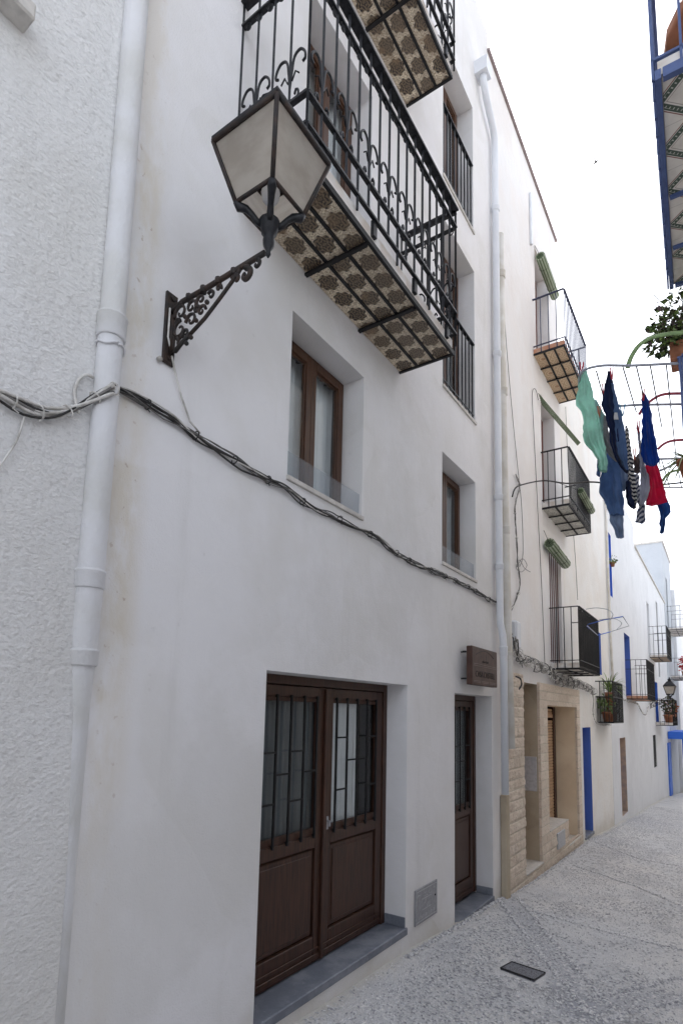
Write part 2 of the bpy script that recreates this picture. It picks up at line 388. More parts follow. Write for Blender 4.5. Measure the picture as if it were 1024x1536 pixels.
    def build(s, name, material, parent=None, origin=None, mats=None, idx=None):
        me = bpy.data.meshes.new(name)
        o = Vector(origin) if origin else (Vector(parent['_w']) if parent is not None else Vector((0, 0, 0)))
        me.from_pydata([tuple(q-o) for q in s.v], [], s.f); me.validate()
        if len(me.polygons) == len(s.sm): me.polygons.foreach_set('use_smooth', s.sm)
        ob = bpy.data.objects.new(name, me); COL.objects.link(ob)
        for q in (mats or [material]): me.materials.append(M[q])
        if idx: me.polygons.foreach_set('material_index', idx)
        if parent is not None: ob.parent = parent
        else: ob.location = o
        ob['_w'] = tuple(o)
        return ob
def tag(o, label=None, cat=None, group=None, kind=None):
    if label: o['label'] = label
    if cat: o['category'] = cat
    if group: o['group'] = group
    if kind: o['kind'] = kind
    return o
def thing(name, label, cat, loc=(0, 0, 0), group=None):
    o = bpy.data.objects.new(name, None); COL.objects.link(o); o.location = loc; o['_w'] = tuple(loc); o.empty_display_size = .1
    return tag(o, label, cat, group)
# ------------------------------------------------------------------ ground
GP = [(-60, 3.2), (-5, .42), (0, .2), (2.87, .055), (4.3, .01), (5.26, -.085), (6.4, -.16), (6.8, -.20), (11.2, -.335), (13.4, -.48), (16.3, -.66), (20, -.89), (23.7, -1.09), (27.8, -1.4), (35.7, -2.04), (60, -4.2), (260, -6)]
def gz(y):
    for (a, za), (b, zb) in zip(GP, GP[1:]):
        if y <= b: return za+(zb-za)*(y-a)/(b-a)
    return GP[-1][1]
g = MB()
ys = [-60, -20, -5]+[-4+.4*i for i in range(66)]+[23, 26, 30, 36, 44, 60, 120, 260]; xs = [-260, -60, -10, -1]+[-.2+.25*i for i in range(16)]+[5, 20, 80, 260]
g.grid([[(x, y, gz(y)+(.012*math.sin(x*2.1+y*1.3)+.02*min(1, max(0, x))*(-1) if -1 < x < 4.2 and y > -5 else 0)+(0.02 if x > 0 and y > -5 else 0)) for x in xs] for y in ys])
def gzz(x, y): return gz(y)+.012*math.sin(x*2.1+y*1.3)-.02*min(1, max(0, x))+.02
go = g.build('ground', 'cobble_mortar'); tag(go, kind='structure')
# pebbles set on edge in the mortar
pb = MB(); cnt = 0
cover = [(.72, 4.40), (.74, 4.60), (1.00, 4.57), (.98, 4.35)]
while cnt < 36000:
    t = rnd.random(); y = 2.4+ (t**1.8)*19; x = rnd.uniform(.03, 2.25)
    if .68 < x < 1.04 and 4.31 < y < 4.64: continue
    n0 = noise.noise((x*1.6, y*1.1, 3.3))
    if n0 > .25 and rnd.random() < .55: continue
    if x < .2 and rnd.random() < .6: continue
    cnt += 1
    near = y < 9
    L = rnd.uniform(.011, .025)*(1 if near else 1.25); Wd = rnd.uniform(.0035, .0065)*(1 if near else 1.35); H = rnd.uniform(.004, .009)
    patch = math.floor(x*1.1+noise.noise((x, y*.8, 9))*1.2)+math.floor(y*.7)
    th = -.35+.75*math.sin(patch*2.3)+rnd.gauss(0, .22)+noise.noise((x*1.2, y*1.2, 1))*.8
    c = Vector((x, y, gzz(x, y))); a = Vector((math.cos(th), math.sin(th), rnd.uniform(-.1, .1)))*L; b_ = Vector((-math.sin(th), math.cos(th), 0))*Wd; h = Vector((0, 0, H))
    i = len(pb.v); L *= 1; pb.v += [c+a, c+b_*1.0+h*.4, c-a, c-b_+h*.4, c+h+a*.45, c+h-a*.5]
    for f in ((0, 1, 4), (1, 5, 4), (1, 2, 5), (2, 3, 5), (3, 4, 5), (3, 0, 4)): pb.f.append(tuple(i+k for k in f)); pb.sm.append(True)
def stone_row(pts, w, dens, Ls=.024):
    P = [Vector((a, b, 0)) for a, b in pts]
    for a, b in zip(P, P[1:]):
        d = (b-a); n = int(d.length/dens); d.normalize(); nn = Vector((-d.y, d.x, 0))
        for k in range(n):
            c = a+(b-a)*((k+rnd.random()*.5)/n)+nn*rnd.uniform(-w, w); th = math.atan2(nn.y, nn.x)+rnd.gauss(0, .2)
            A_ = Vector((math.cos(th), math.sin(th), 0))*Ls*rnd.uniform(.7, 1.2); B_ = Vector((-math.sin(th), math.cos(th), 0))*.0075; h = Vector((0, 0, .013)); c.z = gzz(c.x, c.y); i = len(pb.v)
            pb.v += [c+A_, c+B_+h*.4, c-A_, c-B_+h*.4, c+h+A_*.45, c+h-A_*.5]
            for f in ((0, 1, 4), (1, 5, 4), (1, 2, 5), (2, 3, 5), (3, 4, 5), (3, 0, 4)): pb.f.append(tuple(i+k_ for k_ in f)); pb.sm.append(True)
def gpt(x, y):
    d = ray(x, y); z = -.1
    for _ in range(6): p_ = CAM+d*((z-CZ)/d.z); z = gz(p_.y)
    return (p_.x, p_.y)
for ln in (((745, 1352), (800, 1420), (845, 1480), (895, 1536)), ((775, 1350), (850, 1440), (935, 1536)), ((880, 1500), (1024, 1465)), ((900, 1536), (1024, 1500)), ((800, 1370), (900, 1395), (1024, 1425)), ((860, 1300), (950, 1330), (1024, 1362)), ((880, 1262), (960, 1290), (1024, 1300)), ((610, 1440), (745, 1357), (880, 1268), (966, 1222))):
    stone_row([gpt(*q_) for q_ in ln], .018, .011)
tag(pb.build('pebbles', 'pebble'), 'small grey pebbles set on edge in the street mortar', 'pebbles', kind='stuff')
# inspection cover
c = [Vector((a, b, gzz(a, b)+.012)) for a, b in cover]
ic = thing('inspection_cover', 'dark rectangular metal inspection cover set in the cobbles', 'drain cover', tuple((c[0]+c[2])/2))
q = MB(); lo = [p-Vector((0, 0, .03)) for p in c]; q.quad(c[0], c[3], c[2], c[1])
for i in range(4): q.quad(c[i], c[(i+1) % 4], lo[(i+1) % 4], lo[i])
q.build('plate', 'cover_metal', ic)
q = MB(); q.sweep(c+[c[0]], .006, 4); q.build('rim', 'black_iron', ic)
# ------------------------------------------------------------------ facades
def facade(name, mt, y0, y1, ztop, zbot, ops, parent, X=0.0, back=-5.0, cav=-.9, reveal_mat=None):
    """front sheet with openings, reveals running back into a dark cavity, and a solid body behind. ops: (ya,yb,za,zb[,revealmat])"""
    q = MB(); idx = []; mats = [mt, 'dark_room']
    def mi(k):
        if k not in mats: mats.append(k)
        return mats.index(k)
    Y = sorted({y0, y1, *[o[0] for o in ops], *[o[1] for o in ops]}); Z = sorted({zbot, ztop, *[o[2] for o in ops], *[o[3] for o in ops]})
    for a, b in zip(Y, Y[1:]):
        for c, d in zip(Z, Z[1:]):
            my, mz = (a+b)/2, (c+d)/2
            if any(o[0] < my < o[1] and o[2] < mz < o[3] for o in ops): continue
            q.quad((X, a, c), (X, b, c), (X, b, d), (X, a, d)); idx.append(0)
    for o in ops:
        a, b, c, d = o[:4]; k = mi(o[4]) if len(o) > 4 and o[4] else 0; rv = o[5] if len(o) > 5 else .22
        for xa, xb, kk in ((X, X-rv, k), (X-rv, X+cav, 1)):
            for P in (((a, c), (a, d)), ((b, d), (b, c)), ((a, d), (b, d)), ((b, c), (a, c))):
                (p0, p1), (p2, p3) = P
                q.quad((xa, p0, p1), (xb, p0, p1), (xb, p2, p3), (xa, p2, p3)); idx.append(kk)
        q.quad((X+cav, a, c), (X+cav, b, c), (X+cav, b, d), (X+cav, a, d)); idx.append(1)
    for f in (((X, y0, zbot), (X, y0, ztop), (back, y0, ztop), (back, y0, zbot)), ((X, y1, zbot), (back, y1, zbot), (back, y1, ztop), (X, y1, ztop)),
              ((X, y0, ztop), (X, y1, ztop), (back, y1, ztop), (back, y0, ztop)), ((back, y0, zbot), (back, y0, ztop), (back, y1, ztop), (back, y1, zbot))):
        q.quad(*f); idx.append(0)
    return q.build(name, mt, parent, mats=mats, idx=idx)
def window(parent, y0, y1, z0, z1, X, leaves=2, fw=.055, mt='window_wood', curtain=True, name='window', low=None):
    q = MB(); t = .03
    def fr(a, b, c, d, w, xo):
        q.box(X-t+xo, X+xo, a, a+w, c, d, .004); q.box(X-t+xo, X+xo, b-w, b, c, d, .004)
        q.box(X-t+xo, X+xo, a+w, b-w, d-w, d, .004); q.box(X-t+xo, X+xo, a+w, b-w, c, c+w, .004)
    fr(y0, y1, z0, z1, fw, .0)
    n = leaves; L = (y1-y0-2*fw*.7)/n; pn = MB()
    for i in range(n):
        a = y0+fw*.7+i*L; b = a+L
        fr(a+.002, b-.002, z0+fw*.7, z1-fw*.7, fw, .022)
        fr(a+fw, b-fw, z0+fw*1.7, z1-fw*1.7, .012, .008)
        pn.box(X-.004, X+.000, a+fw, b-fw, z0+fw*1.7, z1-fw*1.7)
    w = q.build(name, mt, parent)
    pn.build('pane', 'glass', w)
    if curtain:
        c = MB(); k = 40; P = []
        for z in (z0+.03, z1-.03): P.append([(X-.10+.016*math.sin(j*1.9)+.008*math.sin(j*.7+z), y0+.03+(y1-y0-.06)*j/k, z) for j in range(k+1)])
        c.grid(P); c.build('curtain', 'curtain', w)
    return w
def arc(c, r, a0, a1, n, plane='yz', X=None):
    out = []
    for i in range(n+1):
        a = R(a0+(a1-a0)*i/n)
        if plane == 'yz': out.append((c[0], c[1]+r*math.cos(a), c[2]+r*math.sin(a)))
        else: out.append((c[0]+r*math.cos(a), c[1], c[2]+r*math.sin(a)))
    return out
def spiral(c, r0, r1, a0, a1, n, ax=(0, 1, 0), ay=(0, 0, 1)):
    ax = Vector(ax); ay = Vector(ay); c = Vector(c)
    return [c+(ax*math.cos(R(a0+(a1-a0)*i/n))+ay*math.sin(R(a0+(a1-a0)*i/n)))*(r0+(r1-r0)*i/n) for i in range(n+1)]
# ---- main white house
H1 = thing('town_house', 'nearest white plastered house with brown wooden double door and tiled balconies', 'house', (0, 3.8, 0))
OP1 = [(2.49, 4.26, .19, 2.125), (5.26, 6.33, -.07, 2.10), (2.61, 3.49, 3.35, 4.47), (4.96, 5.86, 3.35, 4.47), (2.68, 3.54, 4.96, 7.0), (4.97, 5.86, 5.18, 7.05), (2.7, 3.6, 7.68, 9.7), (4.97, 5.84, 7.55, 9.22)]
facade('wall', 'plaster_main', 1.34, 6.40, 10.93, -.6, OP1, H1)
def sill(y0, y1, z, parent=None, X=.018): return MB().box(-.26, X, y0, y1, z-.028, z+.003, .003).build('sill', 'sill_stone', parent or H1)
w1 = window(H1, 2.61, 3.49, 3.35, 4.47, -.19); sill(2.60, 3.50, 3.35)
w2 = window(H1, 4.96, 5.86, 3.35, 4.47, -.19); sill(4.95, 5.87, 3.35)
for w, a, b in ((w1, 2.615, 3.485), (w2, 4.965, 5.855)):
    MB().box(-.028, -.022, a, b, 3.356, 3.53).build('glass_guard', 'clear_plastic', w)
window(H1, 2.68, 3.54, 4.96, 7.0, -.2, fw=.07, name='balcony_door'); window(H1, 2.7, 3.6, 7.68, 9.7, -.2, fw=.07, name='balcony_door')
window(H1, 4.97, 5.86, 5.18, 7.05, -.2, fw=.065); sill(4.96, 5.88, 5.18)
window(H1, 4.97, 5.84, 7.55, 9.22, -.2, fw=.065); sill(4.96, 5.86, 7.55)
# window railings
for (a, b, z0, z1) in ((4.975, 5.855, 5.20, 6.13), (4.975, 5.835, 7.57, 8.43)):
    q = MB(); q.box(-.035, .005, a, b, z1-.012, z1, 0); q.box(-.02, -.008, a, b, z0+.06, z0+.072, 0)
    n = 9
    for i in range(n): 
        y = a+.03+(b-a-.06)*i/(n-1); q.box(-.021, -.007, y-.007, y+.007, z0, z1-.012)
    q.build('window_railing', 'iron', H1)
# doors
def door_leaf(root, y0, y1, z0, z1, X, glass_z, bars, mirror=False, curtain=False, thick_end=0, zz=.085):
    """framed leaf: stiles, rails, raised lower panel, barred upper light"""
    st = .085; q = MB(); t = .05
    q.box(X-t, X, y0, y0+st, z0, z1, .004); q.box(X-t, X, y1-st, y1, z0, z1, .004)
    q.box(X-t, X, y0+st, y1-st, z1-.075, z1, .004); q.box(X-t, X, y0+st, y1-st, z0, z0+.17, .004); q.box(X-t, X, y0+st, y1-st, glass_z-.085, glass_z, .004)
    leaf = q.build('door_leaf', 'door_wood', root)
    a, b, c, d = y0+st, y1-st, z0+.17, glass_z-.085
    q = MB(); q.box(X-.045, X-.03, a, b, c, d)
    q.box(X-.03, X-.012, a+.012, b-.012, c+.012, d-.012, .012)
    q.box(X-.012, X-.004, a+.045, b-.045, c+.045, d-.045, .007)
    q.box(X+.001, X+.010, y0+.01, y1-.01, z0+.02, z0+.055, .004); q.box(X+.001, X+.007, y0+.01, y1-.01, z0+.075, z0+.095, .003)
    q.build('door_panel', 'door_wood', leaf)
    c, d = glass_z, z1-.075
    MB().box(X-.035, X-.030, a, b, c, d).build('pane', 'glass', leaf)
    q = MB()
    for (aa, bb, cc, dd) in ((a, a+.014, c, d), (b-.014, b, c, d), (a+.014, b-.014, c, c+.05), (a+.014, b-.014, d-.03, d)): q.box(X-.028, X-.006, aa, bb, cc, dd, .003)
    q.build('glazing_bead', 'door_wood', leaf)
    q = MB(); n = bars
    for i in range(n):
        y = a+.035+(b-a-.07)*i/(n-1)
        q.box(X+.006, X+.018, y-.0075, y+.0075, c-.015, d+.012)
        q.box(X-.004, X+.006, y-.006, y+.006, c-.01, c+.012); q.box(X-.004, X+.006, y-.006, y+.006, d-.006, d+.01)
        if i < n-1:
            yn = a+.035+(b-a-.07)*(i+1)/(n-1)
            for fz in ((.62, .28) if i % 2 == 0 else (.47,)) if not mirror else ((.70, .30) if i in (0, 3) else (.52,)):
                z = c+(d-c)*fz; q.box(X+.007, X+.016, y+.0075, yn-.0075, z-.006, z+.006)
    q.build('grille', 'black_iron', leaf)
    cz = MB(); k = 30; P = []
    ya, yb = (y0+.05, y0+(y1-y0)*.62) if curtain else (y0+.05, y1-.05)
    for z in (z0+.5, z1-.03): P.append([(X-.07+.018*math.sin(j*1.7)+.008*math.sin(j*.6), ya+(yb-ya)*j/k, z) for j in range(k+1)])
    cz.grid(P)
    return leaf, cz
D1 = MB(); X = -.19
D1.box(X-.07, X+.0, 2.49, 2.55, .19, 2.125, .004); D1.box(X-.07, X+.0, 4.20, 4.26, .19, 2.125, .004); D1.box(X-.07, X+.0, 2.55, 4.20, 2.065, 2.125, .004)
d1 = D1.build('door', 'door_wood', H1)
l, c = door_leaf(d1, 2.555, 3.375, .20, 2.06, X-.01, 1.04, 5); c.build('curtain', 'curtain_grey', d1)
l, c = door_leaf(d1, 3.380, 4.195, .20, 2.06, X-.01, 1.04, 5, True, True); c.build('curtain', 'curtain', d1)
q = MB(); q.box(X-.01, X+.012, 3.352, 3.39, .21, 2.05, .005); q.build('astragal', 'door_wood', d1)
q = MB(); q.box(X-.01, X+.004, 3.395, 3.425, 1.06, 1.15, .004); q.sweep([(X+.004, 3.41, 1.12), (X+.02, 3.41, 1.12), (X+.024, 3.41, 1.09), (X+.02, 3.41, 1.085)], .007, 8); q.build('handle', 'grey_plate', d1)
D2 = MB(); D2.box(X-.07, X+.0, 5.26, 5.31, -.05, 2.10, .004); D2.box(X-.07, X+.0, 6.27, 6.33, -.05, 2.10, .004); D2.box(X-.07, X+.0, 5.31, 6.27, 2.04, 2.10, .004)
d2 = D2.build('door', 'door_wood', H1); d2['label'] = 'narrow brown door with barred upper light beside the downpipes'
l, c = door_leaf(d2, 5.315, 6.265, -.045, 2.035, X-.01, .88, 6)
c.build('curtain', 'curtain_grey', d2)
# thresholds and skirtings
q = MB(); q.box(-.30, .012, 2.47, 4.28, .135, .192, .006); q.build('threshold', 'slate', H1)
q = MB(); q.box(-.30, .012, 5.25, 6.34, -.125, -.068, .006); q.build('threshold', 'slate', H1)
q = MB(); q.box(-.188, -.002, 4.248, 4.27, .193, .27, .003); q.build('skirting', 'slate', H1)
q = MB(); q.box(-.188, -.002, 6.318, 6.34, -.067, .01, .003); q.build('skirting', 'slate', H1)
# ---- the ornate balconies
def ornate_balcony(parent, y0, y1, z, dep, name='balcony', nb=17, label=None):
    """slab with tiles below carried by iron flats; railing of square bars with scrolls"""
    q = MB(); q.box(0, dep-.012, y0+.012, y1-.012, z+.012, z+.125, .004); bal = q.build(name, 'slab_white', parent)
    if label: bal['label'] = label
    q = MB(); q.box(.002, dep-.02, y0+.02, y1-.02, z+.006, z+.0115); q.build('tiled_soffit', 'ornate_tiles', bal)
    q = MB()
    q.box(0, dep, y0, y0+.022, z-.008, z+.03); q.box(0, dep, y1-.022, y1, z-.008, z+.03); q.box(dep-.022, dep, y0+.022, y1-.022, z-.008, z+.03)
    for f in (.345, .66): q.box(dep*f-.011, dep*f+.011, y0+.022, y1-.022, z-.004, z+.005)
    n = 3 if y1-y0 < 2.2 else 3
    for i in range(1, n): y = y0+(y1-y0)*i/n; q.box(-.0, dep-.022, y-.014, y+.014, z-.022, z-.0045)
    q.build('support_frame', 'black_iron', bal)
    q = MB(); xo = dep+.012; H = z+1.30; zr2 = z+1.14; zl = z+.36; zk = z+.17
    def run(a, b, nbars, first=True):
        a = Vector(a); b = Vector(b); d = (b-a); L = d.length; d.normalize(); nrm = Vector((d.y, -d.x, 0))
        def flat(z0, w, h):
            p = [a+nrm*s+Vector((0, 0, zz)) for s, zz in ((-w/2, z0), (w/2, z0), (w/2, z0+h), (-w/2, z0+h))]
            e = [v+d*L for v in p]
            q.quad(p[0], p[1], e[1], e[0]); q.quad(p[1], p[2], e[2], e[1]); q.quad(p[2], p[3], e[3], e[2]); q.quad(p[3], p[0], e[0], e[3]); q.quad(*p[::-1]); q.quad(*e)
        flat(H-.014, .060, .014); flat(zr2-.008, .034, .012); flat(zl-.010, .030, .016); flat(zk-.006, .026, .014)
        for i in range(nbars):
            p = a+d*(L*(i+.0)/(nbars-1) if first else L*(i+1)/(nbars)); q.bar(p+Vector((0, 0, zk-.10 if i % 4 == 0 else zk)), p+Vector((0, 0, H-.01)), .0135)
            if i == nbars-1 and first: break
        st = L/(nbars-1) if first else L/nbars
        # scalloped scrolls under the upper rail
        k = max(2, int(L/.085)); s = L/k
        for i in range(k):
            c0 = a+d*(s*(i+.5))+Vector((0, 0, zr2-.032))
            q.sweep(spiral(c0, .028, .012, 150, -170, 9, d, (0, 0, 1)), .006, 4)
        # C scrolls between bars above the lower rail
        kk = max(1, int(round(L/st/2)))
        for i in range(kk):
            m0 = a+d*(st*(2*i+1)); w = st*.98
            if (m0-a).length > L: break
            for sgn in (-1, 1):
                c0 = m0+d*(sgn*w*.50)+Vector((0, 0, zl+.205))
                q.sweep_s([m0+Vector((0, 0, zl+.10)), m0+d*(sgn*.012)+Vector((0, 0, zl+.2)), m0+d*(sgn*w*.22)+Vector((0, 0, zl+.285)), m0+d*(sgn*w*.55)+Vector((0, 0, zl+.305)), m0+d*(sgn*w*.80)+Vector((0, 0, zl+.265)), m0+d*(sgn*w*.82)+Vector((0, 0, zl+.225)), m0+d*(sgn*w*.68)+Vector((0, 0, zl+.215))], .0075, 5)
                q.sweep_s([m0+d*(sgn*w*.1)+Vector((0, 0, zl+.02)), m0+d*(sgn*w*.42)+Vector((0, 0, zl+.015)), m0+d*(sgn*w*.5)+Vector((0, 0, zl+.05)), m0+d*(sgn*w*.36)+Vector((0, 0, zl+.07)), m0+d*(sgn*w*.3)+Vector((0, 0, zl+.045))], .007, 5)
            q.sweep([m0-d*(w*.5)+Vector((0, 0, zl+.16)), m0-d*(w*.3)+Vector((0, 0, zl+.19)), m0-d*(w*.12)+Vector((0, 0, zl+.14)), m0+Vector((0, 0, zl+.17)), m0+d*(w*.12)+Vector((0, 0, zl+.14)), m0+d*(w*.3)+Vector((0, 0, zl+.19)), m0+d*(w*.5)+Vector((0, 0, zl+.16))], .005, 5)
    run((0, y0, 0), (xo, y0, 0), 5); run((0, y1, 0), (xo, y1, 0), 5); run((xo, y0, 0), (xo, y1, 0), nb)
    q.build('railing', 'iron', bal)
    q = MB(); 
    for i in range(4): y = y0+.15+(y1-y0-.3)*i/3; q.box(dep-.012, dep+.012, y-.02, y+.02, z+.06, z+.17)
    q.build('railing_foot', 'iron', bal)
    return bal
ornate_balcony(H1, 2.06, 4.07, 4.815, .50, label='lower balcony with brown patterned tiles on its underside')
ornate_balcony(H1, 1.95, 4.15, 7.52, .455, label='upper balcony with brown patterned tiles, cut off by the top of the picture')
# ---- house at the left edge
H0 = thing('rough_plaster_house', 'roughly plastered white house at the left edge with only a stone sill showing', 'house', (0, -.5, .2))
facade('wall', 'plaster_rough', -6, 1.34, 11.5, -.2, [(-.3, .84, 4.62, 5.9)], H0, X=.012)
MB().box(-.2, .10, -.36, .885, 4.545, 4.617, .008).build('sill', 'sill_stone', H0)
MB().box(-.19, -.16, -.3, .84, 4.617, 5.9).build('shutter', 'blue_iron', H0)
# ---- pipes
pl = thing('drainpipe', 'thick white painted drainpipe half sunk in plaster at the left edge', 'drainpipe', (0.03, 1.36, 1))
q = MB(); q.sweep([(.045, 1.335, 11.2), (.045, 1.335, 3.6), (.03, 1.335, 2.5), (.008, 1.342, 2.2), (-.030, 1.350, 1.9), (-.040, 1.355, 1.2), (-.044, 1.36, -.3)], [.053, .053, .054, .055, .054, .052, .052], 20); q.build('pipe', 'painted_pipe', pl)
def collar(q, x, y, z0, z1, r): q.lathe((x, y, 0), [(r*.93, z0), (r, z0+.006), (r, z1-.016), (r*1.05, z1-.012), (r*1.05, z1-.003), (r*.9, z1)], 20)
q = MB(); collar(q, .045, 1.335, 3.49, 3.60, .062); q.sweep(arc((.045, 1.335, 3.44), .0585, 0, 360, 20) and [(.045+.0585*math.cos(t*.314), 1.335+.0585*math.sin(t*.314), 3.45+.01*math.sin(t)) for t in range(21)], .005, 6); q.build('collar', 'painted_pipe', pl)
q = MB(); collar(q, .026, 1.335, 2.38, 2.46, .060); q.build('collar', 'painted_pipe', pl)
q = MB(); collar(q, .002, 1.345, 2.06, 2.13, .060); q.build('collar', 'painted_pipe', pl)
pr = thing('drainpipe', 'smooth bluish white downpipe with roof hopper between the two nearest houses', 'drainpipe', (.06, 6.47, 1))
q = MB(); q.sweep([(.085, 5.99, 9.80), (.085, 6.0, 9.70), (.08, 6.10, 9.58), (.07, 6.38, 9.42), (.06, 6.465, 9.34), (.06, 6.47, 9.2), (.06, 6.47, 3.05), (.062, 6.475, 2.95), (.08, 6.50, 2.82), (.085, 6.51, 2.68), (.085, 6.51, 1.0), ], .042, 18); q.build('pipe', 'white_pipe', pr)
for z in (8.3, 6.3, 4.45, 3.6): q = MB(); collar(q, .06, 6.47, z, z+.07, .051); q.build('collar', 'white_pipe', pr)
q = MB(); collar(q, .085, 6.51, 2.58, 2.69, .047); q.build('collar', 'white_pipe', pr)
q = MB()
for i, (a, b) in enumerate((((.0, 6.13, 10.16), (.20, 6.37, 10.16)), ((.0, 6.10, 10.46), (.23, 6.40, 10.46)))): pass
lo = [(.0, 5.91, 9.77), (.155, 5.91, 9.77), (.155, 6.08, 9.77), (.0, 6.08, 9.77)]; hi = [(.0, 5.895, 9.93), (.165, 5.895, 9.93), (.165, 6.095, 9.93), (.0, 6.095, 9.93)]
q.quad(*lo[::-1])
for i in range(4): q.quad(lo[i], lo[(i+1) % 4], hi[(i+1) % 4], hi[i])
q.build('hopper', 'white_pipe', pr)
po = thing('drainpipe', 'older cream downpipe beside the bluish one, ending at the stone cladding', 'drainpipe', (.06, 6.78, 1.5))
q = MB(); q.sweep([(.05, 6.66, 8.12), (.05, 6.68, 6.0), (.055, 6.72, 4.0), (.06, 6.76, 2.6), (.07, 6.78, 1.5)], .052, 16); q.build('pipe', 'old_pipe', po)
for z, y in ((7.5, 6.665), (5.9, 6.69), (4.1, 6.72), (2.55, 6.76)): q = MB(); collar(q, .055, y, z, z+.1, .058); q.build('collar', 'old_pipe', po)
# ---- second house
H2 = thing('town_house', 'pinkish white house with stone clad doorway and three rolled green blinds', 'house', (0, 8.3, -.25))
OP2 = [(8.55, 9.38, 7.6, 9.42), (8.75, 9.62, 5.2, 6.98), (9.05, 9.85, 2.72, 4.72), (7.44, 8.22, -.08, 2.33, 'beige_reveal', .25), (8.64, 10.04, -.2, 2.05, 'warm_reveal', .3)]
OP2[4] = (8.64, 10.62, -.14, 2.05, 'warm_reveal', .34)
facade('wall', 'plaster_second', 6.40, 10.02, 10.62, 2.37, [o for o in OP2 if o[2] > 2.4], H2)
facade('ground_floor_wall', 'plaster_second', 6.40, 10.90, 2.37, -1, [o for o in OP2 if o[2] < 2.4], H2, back=-4.9, cav=-.7)
MB().box(-.3, .035, 6.38, 10.05, 10.62, 10.66).build('roof_edge', 'roof_edge', H2)
# stone cladding
def clad(q, a, b, c, d, x, amp):
    ny = max(3, int((b-a)/.022)); nz_ = max(3, int((d-c)/.022)); P = []
    for j in range(nz_+1):
        z = c+(d-c)*j/nz_; row = []; k = math.floor((z+5)/.125); fz = ((z+5)/.125) % 1
        for i in range(ny+1):
            y = a+(b-a)*i/ny; fy = ((y+.18*(k % 2))/.36) % 1; m = math.floor((y+.18*(k % 2))/.36)
            e = min(1, min(fz, 1-fz)*7)*min(1, min(fy, 1-fy)*18); st = noise.noise((m*3.1, k*1.7, 4))
            h = e*(.012+.008*st)*(1 if amp > .006 else .3)+e*amp*(noise.noise((y*14, z*14, m))+.6*noise.noise((y*37, z*37, k)))
            if i in (0, ny) or j in (0, nz_): h *= .3
            row.append((x+h, y, z))
        P.append(row)
    q.grid(P, False); q.box(.001, x-.0005, a, b, c, d)
q = MB()
for a, b, c, d in ((6.70, 7.44, -.5, 2.42), (8.22, 8.64, -.10, 2.36), (8.64, 10.88, 2.05, 2.36), (10.62, 10.88, -.5, 2.05), (7.44, 10.62, -.5, -.10)): clad(q, a, b, c, d, .034, .012 if (a < 7 or d < 0) else .004)
q.build('stone_cladding', 'split_stone', H2)
q = MB(); q.box(.001, .075, 6.58, 6.70, -.5, .98, .01); q.build('concrete_kerb', 'beige_reveal', H2)
q = MB(); q.box(-.33, .03, 8.64, 9.78, -.098, .25, .008); clad(q, 8.64, 9.78, -.10, .25, .034, .010); q.build('stone_bench', 'split_stone', H2)
q = MB(); q.box(.043, .066, 8.98, 9.42, -.06, .17, .002); q.build('meter_plate', 'light_plate', H2)
q = MB(); q.box(-.34, .046, 8.63, 9.79, .2505, .262, .003); q.build('bench_top', 'sill_stone', H2)
q = MB(); q.box(-.25, .05, 7.44, 8.22, -.10, -.078, .003); q.build('doorstep', 'sill_stone', H2); q = MB(); q.box(-.34, .05, 9.79, 10.62, -.16, -.13, .003); q.build('doorstep', 'sill_stone', H2)
q = MB(); q.box(-.27, -.25, 7.44, 8.22, -.08, 2.33); q.build('door', 'old_wood', H2)
sh = MB(); sh.box(-.38, -.34, 8.64, 10.56, -.14, .02); sh.box(-.38, -.34, 8.64, 10.56, 1.86, 1.92); k = 0
z = .02
while z < 2.0:
    if not (1.80 < z < 1.92): sh.box(-.375, -.348, 8.64, 10.48, z, z+.044, .008)
    z += .05
s_ = sh.build('roller_shutter', 'old_wood', H2)
MB().box(-.38, -.33, 10.48, 10.62, -.14, 2.05, .004).build('shutter_frame', 'door_wood', s_)
q = MB(); q.box(.042, .048, 0, 0, 0, 0)
pn = MB(); pn.box(-.20, -.02, 8.205, 8.2195, .85, 1.32, .003)
pn.build('notice_panel', 'light_plate', H2)
